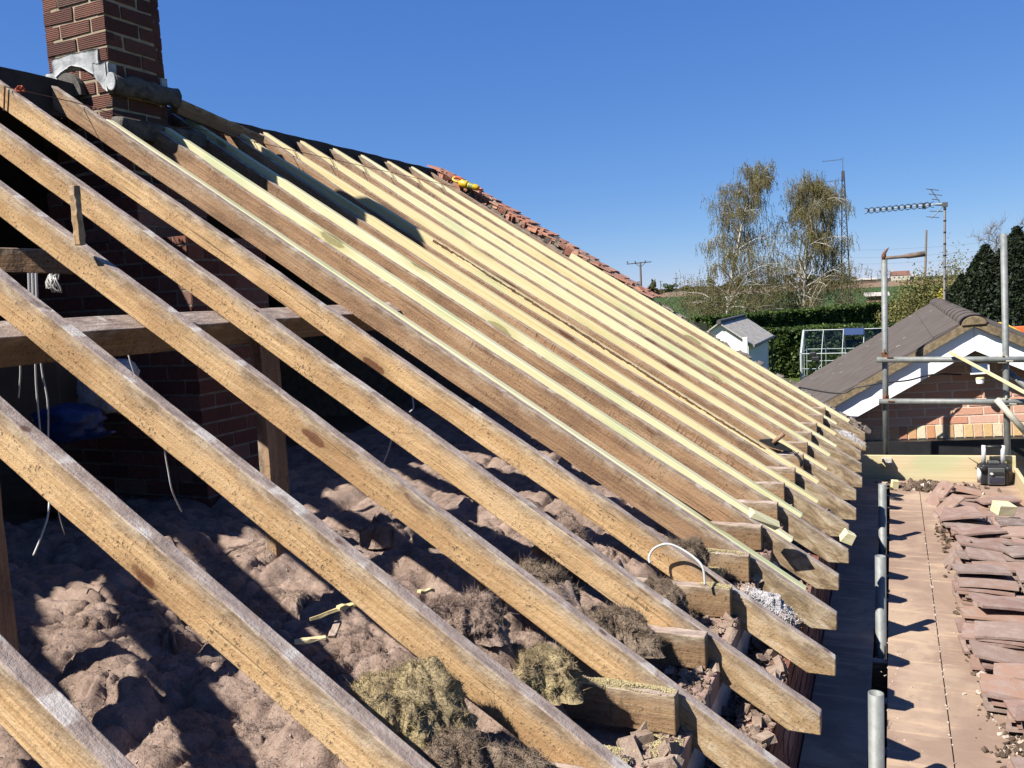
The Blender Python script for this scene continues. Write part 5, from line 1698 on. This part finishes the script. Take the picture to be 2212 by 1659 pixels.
bush("shrub", "olive-green spring shrub behind the garage ridge, left of the aerial mast", "shrub", foot(2000, 42), (1.7, 1.2, 3.9), 11000, M_LOLIVE, 61, .05, "shrubs behind the garage")
bush("shrub", "olive shrub to the right of the aerial mast, before the dark conifers", "shrub", foot(2052, 45), (1.1, .9, 4.6), 5000, M_LOLIVE, 62, .045, "shrubs behind the garage")
bush("shrub", "sparse olive shrub on the right of the hedge end", "shrub", foot(1965, 50), (1.7, 1.2, 3.1), 7000, M_LOLIVE, 63, .055, "shrubs behind the garage")
bush("forsythia", "small yellow flowering bush beside the conifers", "bush", foot(2034, 36.5), (.28, .3, 3.15), 500, M_LYEL, 64, .06)
# orange and yellow play thing glimpsed past the garage at the right edge
po = thing("garden_slide", "bright orange and yellow plastic play slide glimpsed at the right edge", "play slide", atd(2200, 715, 20))
obj("orange_side", MB().prism([(-.18, 0, .10), (.6, 0, .13), (.6, 0, -.35), (.05, 0, -.35)], (0, .1, 0)).mesh("orange_side", M_ORANGE), po, .02)
obj("yellow_chute", MB().prism([(-.45, -.05, .22), (-.3, -.05, .22), (.5, -.05, -.3), (-.3, -.05, -.45)], (0, -.06, 0)).mesh("yellow_chute", M_YFLOWER), po, .02)
obj("support", MB().box((.2, .05, -1.35), (.1, .1, 2.3)).mesh("support", M_ORANGE), po)

# bare trees
def bare(lab, base, h, r0, seed, n_limb, lim):
    rng = np.random.default_rng(seed); t = thing("bare_tree", lab, "tree", base, "bare trees")
    pts = [np.array([rng.normal() * .12 * i, rng.normal() * .12 * i, h * i / 6]) for i in range(7)]; mb = MB()
    ends = tree_branches(mb, rng, pts, r0, n_limb, lim, 1.1, .7)
    tw = MB()
    for pth in ends:
        for p in pth[2:]:
            for _ in range(3):
                e = p + rng.normal(size=3) * .35 + np.array([0, 0, .3]); w_ = .010
                tw.add([p - [w_, 0, 0], p + [w_, 0, 0], e], [(0, 1, 2)])
    obj("trunk", mb.mesh("trunk", M_BARK, True), t)
    obj("twigs", tw.mesh("twigs", simple("pale_twigs", (.20, .16, .14), .95, 0, .2, 3, 0)), t)


p = foot(2140, 66); bare("bare grey tree rising behind the dark conifers", p, 7.6, .13, 71, 24, 3.0)
p = foot(2222, 60); bare("bare reddish tree cut by the right edge above the conifers", p, 8.3, .10, 72, 16, 1.6)
p = foot(1915, 260); bare("small bare tree in the far field behind the left scaffold upright", p, 8.5, .35, 73, 26, 4.0)

# scrub below the birches
ug = "brushwood bushes below the birches"
for k, (px, d, rx_, h_, n_, lab) in enumerate([(1470, 82, 2.4, 3.2, 2600, "low brushwood bush at the left end of the thicket"), (1520, 78, 2.6, 4.0, 3800, "brushwood bush left of the taller birch"),
                                               (1545, 66, 1.9, 3.0, 3200, "brushwood just in front of the taller birch trunk"), (1610, 80, 2.4, 3.9, 3600, "brushwood bush between the birches, nearer the left one"),
                                               (1670, 84, 2.2, 4.2, 3600, "brushwood bush midway between the birches"), (1700, 70, 1.8, 3.0, 3000, "brushwood bush left of the white birch trunk"),
                                               (1765, 74, 2.0, 3.6, 3600, "brushwood bush right of the white birch trunk"), (1815, 86, 2.4, 4.6, 3600, "brushwood bush at the foot of the lattice mast"),
                                               (1845, 78, 1.5, 3.4, 2400, "brushwood bush at the right end of the thicket"), (1590, 60, 1.8, 2.6, 2600, "low brushwood behind the white outbuilding")]):
    bush("brushwood", lab, "bush", foot(px, d), (rx_ * 1.15, rx_ * .8, h_ * 1.12), int(n_ * 1.25), M_LBRUSH, 80 + k, .055, ug)

# distant tree line: single bushes along the field edges
rng = np.random.default_rng(5)
for k in range(20):
    px = 1385 + k * 24 + rng.normal() * 7; d = 520 + rng.random() * 380
    if px > 1900: continue
    p = atd(px, 620, d); z = GZ + max(0, p.y - 500) * .0022
    bush("distant_tree", "dark rounded tree in the distant row along the field edge", "tree", (p.x, p.y, z - .5), (5 + rng.random() * 6, 5, 5 + rng.random() * 6), 380, M_LBRUSH if k % 3 else M_LHEDGE, 120 + k, .9, "distant trees along the field edge")
for k, (px, py, hgt, w_) in enumerate(((1412, 606, 8, 1.6), (1405, 612, 6, 2.2))):
    p = atd(px, 625, 420); bush("distant_tree", ["slim pointed tree standing by the transformer pole", "round bush beside the slim pointed tree at the transformer pole"][k], "tree", (p.x, p.y, GZ), (w_, w_, hgt), 420, M_LBRUSH, 160 + k, .5, "distant trees along the field edge")

# ------------------------------------------------------------------ poles and mast
def upole():
    d = 154; top = atd(1383, 566, d); t = thing("power_pole", "wooden power pole with two crossarms and a transformer at the left of the fields", "power pole", (top.x, top.y, GZ))
    h = top.z - GZ
    ex = RIGHT.copy(); ex.z = 0; ex.normalize()
    obj("pole", MB().tube([(0, 0, 0), (0, 0, h)], [.22, .17], 10).mesh("pole", simple("pole_wood", (.22, .17, .14), .9)), t)
    for zz_, a, b in ((h - .15, -2.4, 2.0), (h - 3.6, -2.1, .1)):
        obj("crossarm", MB().tube([ex * a + Vector((0, 0, zz_ - .1)), ex * b + Vector((0, 0, zz_ + .1))], .09, 6).mesh("crossarm", M_BARK), t)
    mb = MB()
    mb.tube([ex * -.9 + Vector((0, 0, h - .2)), Vector((0, 0, h - .9))], .05, 5).tube([ex * .9 + Vector((0, 0, h - .2)), Vector((0, 0, h - .9))], .05, 5)
    obj("stay", mb.mesh("stay", M_BARK), t)
    mb = MB()
    for a in (-2.3, -.9, 0.9): obj("insulator", MB().tube([ex * a + Vector((0, 0, h - .1)), ex * a + Vector((0, 0, h + .22))], .12, 8).mesh("insulator", M_DGREY), t)
    obj("transformer", MB().box(ex * -.65 + Vector((0, 0, h - 6.4)), (.9, .8, 1.1)).mesh("transformer", M_DGREY), t, .08)


upole()
for k, (px, py, d) in enumerate(((1460, 600, 480), (1427, 607, 620))):
    top = atd(px, py, d); z = GZ + max(0, top.y - 500) * .0022
    t = thing("power_pole", ["nearer of the two tiny distant power poles", "farther of the two tiny distant power poles"][k], "power pole", (top.x, top.y, z))
    obj("pole", MB().tube([(0, 0, 0), (0, 0, top.z - z)], .3, 6).mesh("pole", M_BARK), t)
    obj("crossarm", MB().box((0, 0, top.z - z - .2), (3.0, .3, .3)).mesh("crossarm", M_BARK), t)
d = 100; top = atd(2001, 497, d)
t = thing("telegraph_pole", "bare telegraph pole standing behind the pick handle", "telegraph pole", (atd(1996, 620, d).x, atd(1996, 620, d).y, GZ))
tl = Vector(t.location)
obj("pole", MB().tube([(0, 0, 0), top - tl], [.17, .12], 10).mesh("pole", simple("grey_pole", (.24, .19, .15), .9)), t)
mb = MB()
wires = []
for k, (za, zb_) in enumerate(((536, 531), (552, 549), (566, 562))):
    a = atd(1740, za + 4, 118); b = atd(2230, zb_ - 18, 90); pts = [a.lerp(b, i / 14) - Vector((0, 0, .5 * math.sin(math.pi * i / 14))) for i in range(15)]
    o = obj("overhead_wire", MB().tube(pts, .009, 4).mesh("overhead_wire", M_DGREY)); tag(o, ["topmost faint overhead wire behind the TV aerial", "middle faint overhead wire behind the TV aerial", "lowest faint overhead wire behind the TV aerial"][k], "wire", "overhead wires behind the aerial")

d = 92; top = atd(1822, 346, d); bs = atd(1828, 640, d)
ms = thing("lattice_mast", "slender lattice radio mast with two side aerials among the birches", "radio mast", (bs.x, bs.y, GZ))
hm = top.z - GZ; mb = MB()
wa = lambda z: .10 + .42 * (1 - min(1, z / (hm - 1.3)))
zs = np.linspace(0, hm - 1.3, 26)
cr_ = [(-1, -1), (1, -1), (1, 1), (-1, 1)]
ox = lambda z: (top.x - bs.x) * z / hm
for c in cr_: mb.tube([(c[0] * wa(z) + ox(z), c[1] * wa(z), z) for z in zs], .05, 4)
for i in range(25):
    z0_, z1_ = zs[i], zs[i + 1]
    for k in range(4):
        a, b = cr_[k], cr_[(k + 1) % 4]
        if i % 2: a, b = b, a
        mb.tube([(a[0] * wa(z0_) + ox(z0_), a[1] * wa(z0_), z0_), (b[0] * wa(z1_) + ox(z1_), b[1] * wa(z1_), z1_)], .028, 4)
mb.box((ox(hm - 1.6), 0, hm - 1.7), (.3, .3, .7))
obj("lattice", mb.mesh("lattice", simple("mast_steel", (.085, .075, .08), .7, .3)), ms)
mb = MB(); mb.tube([(ox(hm), 0, hm - 1.4), (ox(hm), 0, hm + .1)], .035, 6)
for (za, l_) in ((hm - .1, 2.1), (hm - 2.25, 2.3)):
    a = Vector((ox(za) - .1, 0, za)); b = a + Vector((-l_ * .9, -l_ * .4, -.12)); mb.tube([a, b], .022, 5)
    for j in range(8):
        c = a.lerp(b, (j + .5) / 8); mb.tube([c - Vector((0, 0, .09)), c + Vector((0, 0, .09))], .012, 4)
for dz_ in (-.35, .35): mb.tube([(ox(hm - 2.3) - .45, 0, hm - 2.3), (ox(hm - 2.3) - .45, 0, hm - 2.3 + dz_)], .02, 4)
obj("aerial_arms", mb.mesh("aerial_arms", M_DGREY), ms)

# ------------------------------------------------------------------ far buildings
def far_house(name, lab, px, d, w, dp, h, rh, wall, roof, rot=.2, chim_=False, py=None):
    p = atd(px, 600, d); z = GZ + max(0, p.y - 500) * .0022 - .3
    t = thing(name, lab, "building", (p.x, p.y, z)); t.rotation_euler = (0, 0, rot)
    wl = obj("wall", MB().box((0, 0, h / 2), (w, dp, h)).mesh("wall", wall), t)
    obj("roof", MB().prism([(-w / 2 - .4, -dp / 2 - .4, h), (-w / 2 - .4, dp / 2 + .4, h), (-w / 2 - .4, 0, h + rh)], (w + .8, 0, 0)).mesh("roof", roof), t)
    if chim_: obj("chimney", MB().box((-w * .42, 0, h + rh + .5), (1.1, 1.1, 2.6)).mesh("chimney", wall), t)
    mb = MB()
    for k in range(4): mb.box((-w / 2 + w * (k + .5) / 4, -dp / 2 - .02, h * .62), (w * .08, .06, h * .25))
    obj("window", mb.mesh("window", M_DGREY), wl)


far_house("farmhouse", "white farmhouse with a red-brown roof on the far skyline", 1944, 860, 17, 9, 5.6, 4.2, M_CREAM, M_REDROOF, .25, True)
far_house("farm_outbuilding", "low grey-roofed outbuilding right of the farmhouse", 1966, 865, 12, 8, 3.2, 2.4, M_CREAM, M_SLATE, .25)
far_house("barn", "long low brown barn left of the farmhouse", 1868, 700, 17, 9, 3.2, 1.5, M_BROWNW, M_SLATE, .3)
far_house("tin_shed", "small pale blue shed between the barn and the farmhouse", 1918, 800, 5, 4, 3.4, 1.0, M_DGREY, M_SLATE, .1)
far_house("orange_brick_house", "small building with orange walls half hidden right of the thicket", 1893, 120, 2.4, 2.4, 2.0, .5, simple("orange_wall", (.40, .22, .09), .9), M_SLATE, .1)
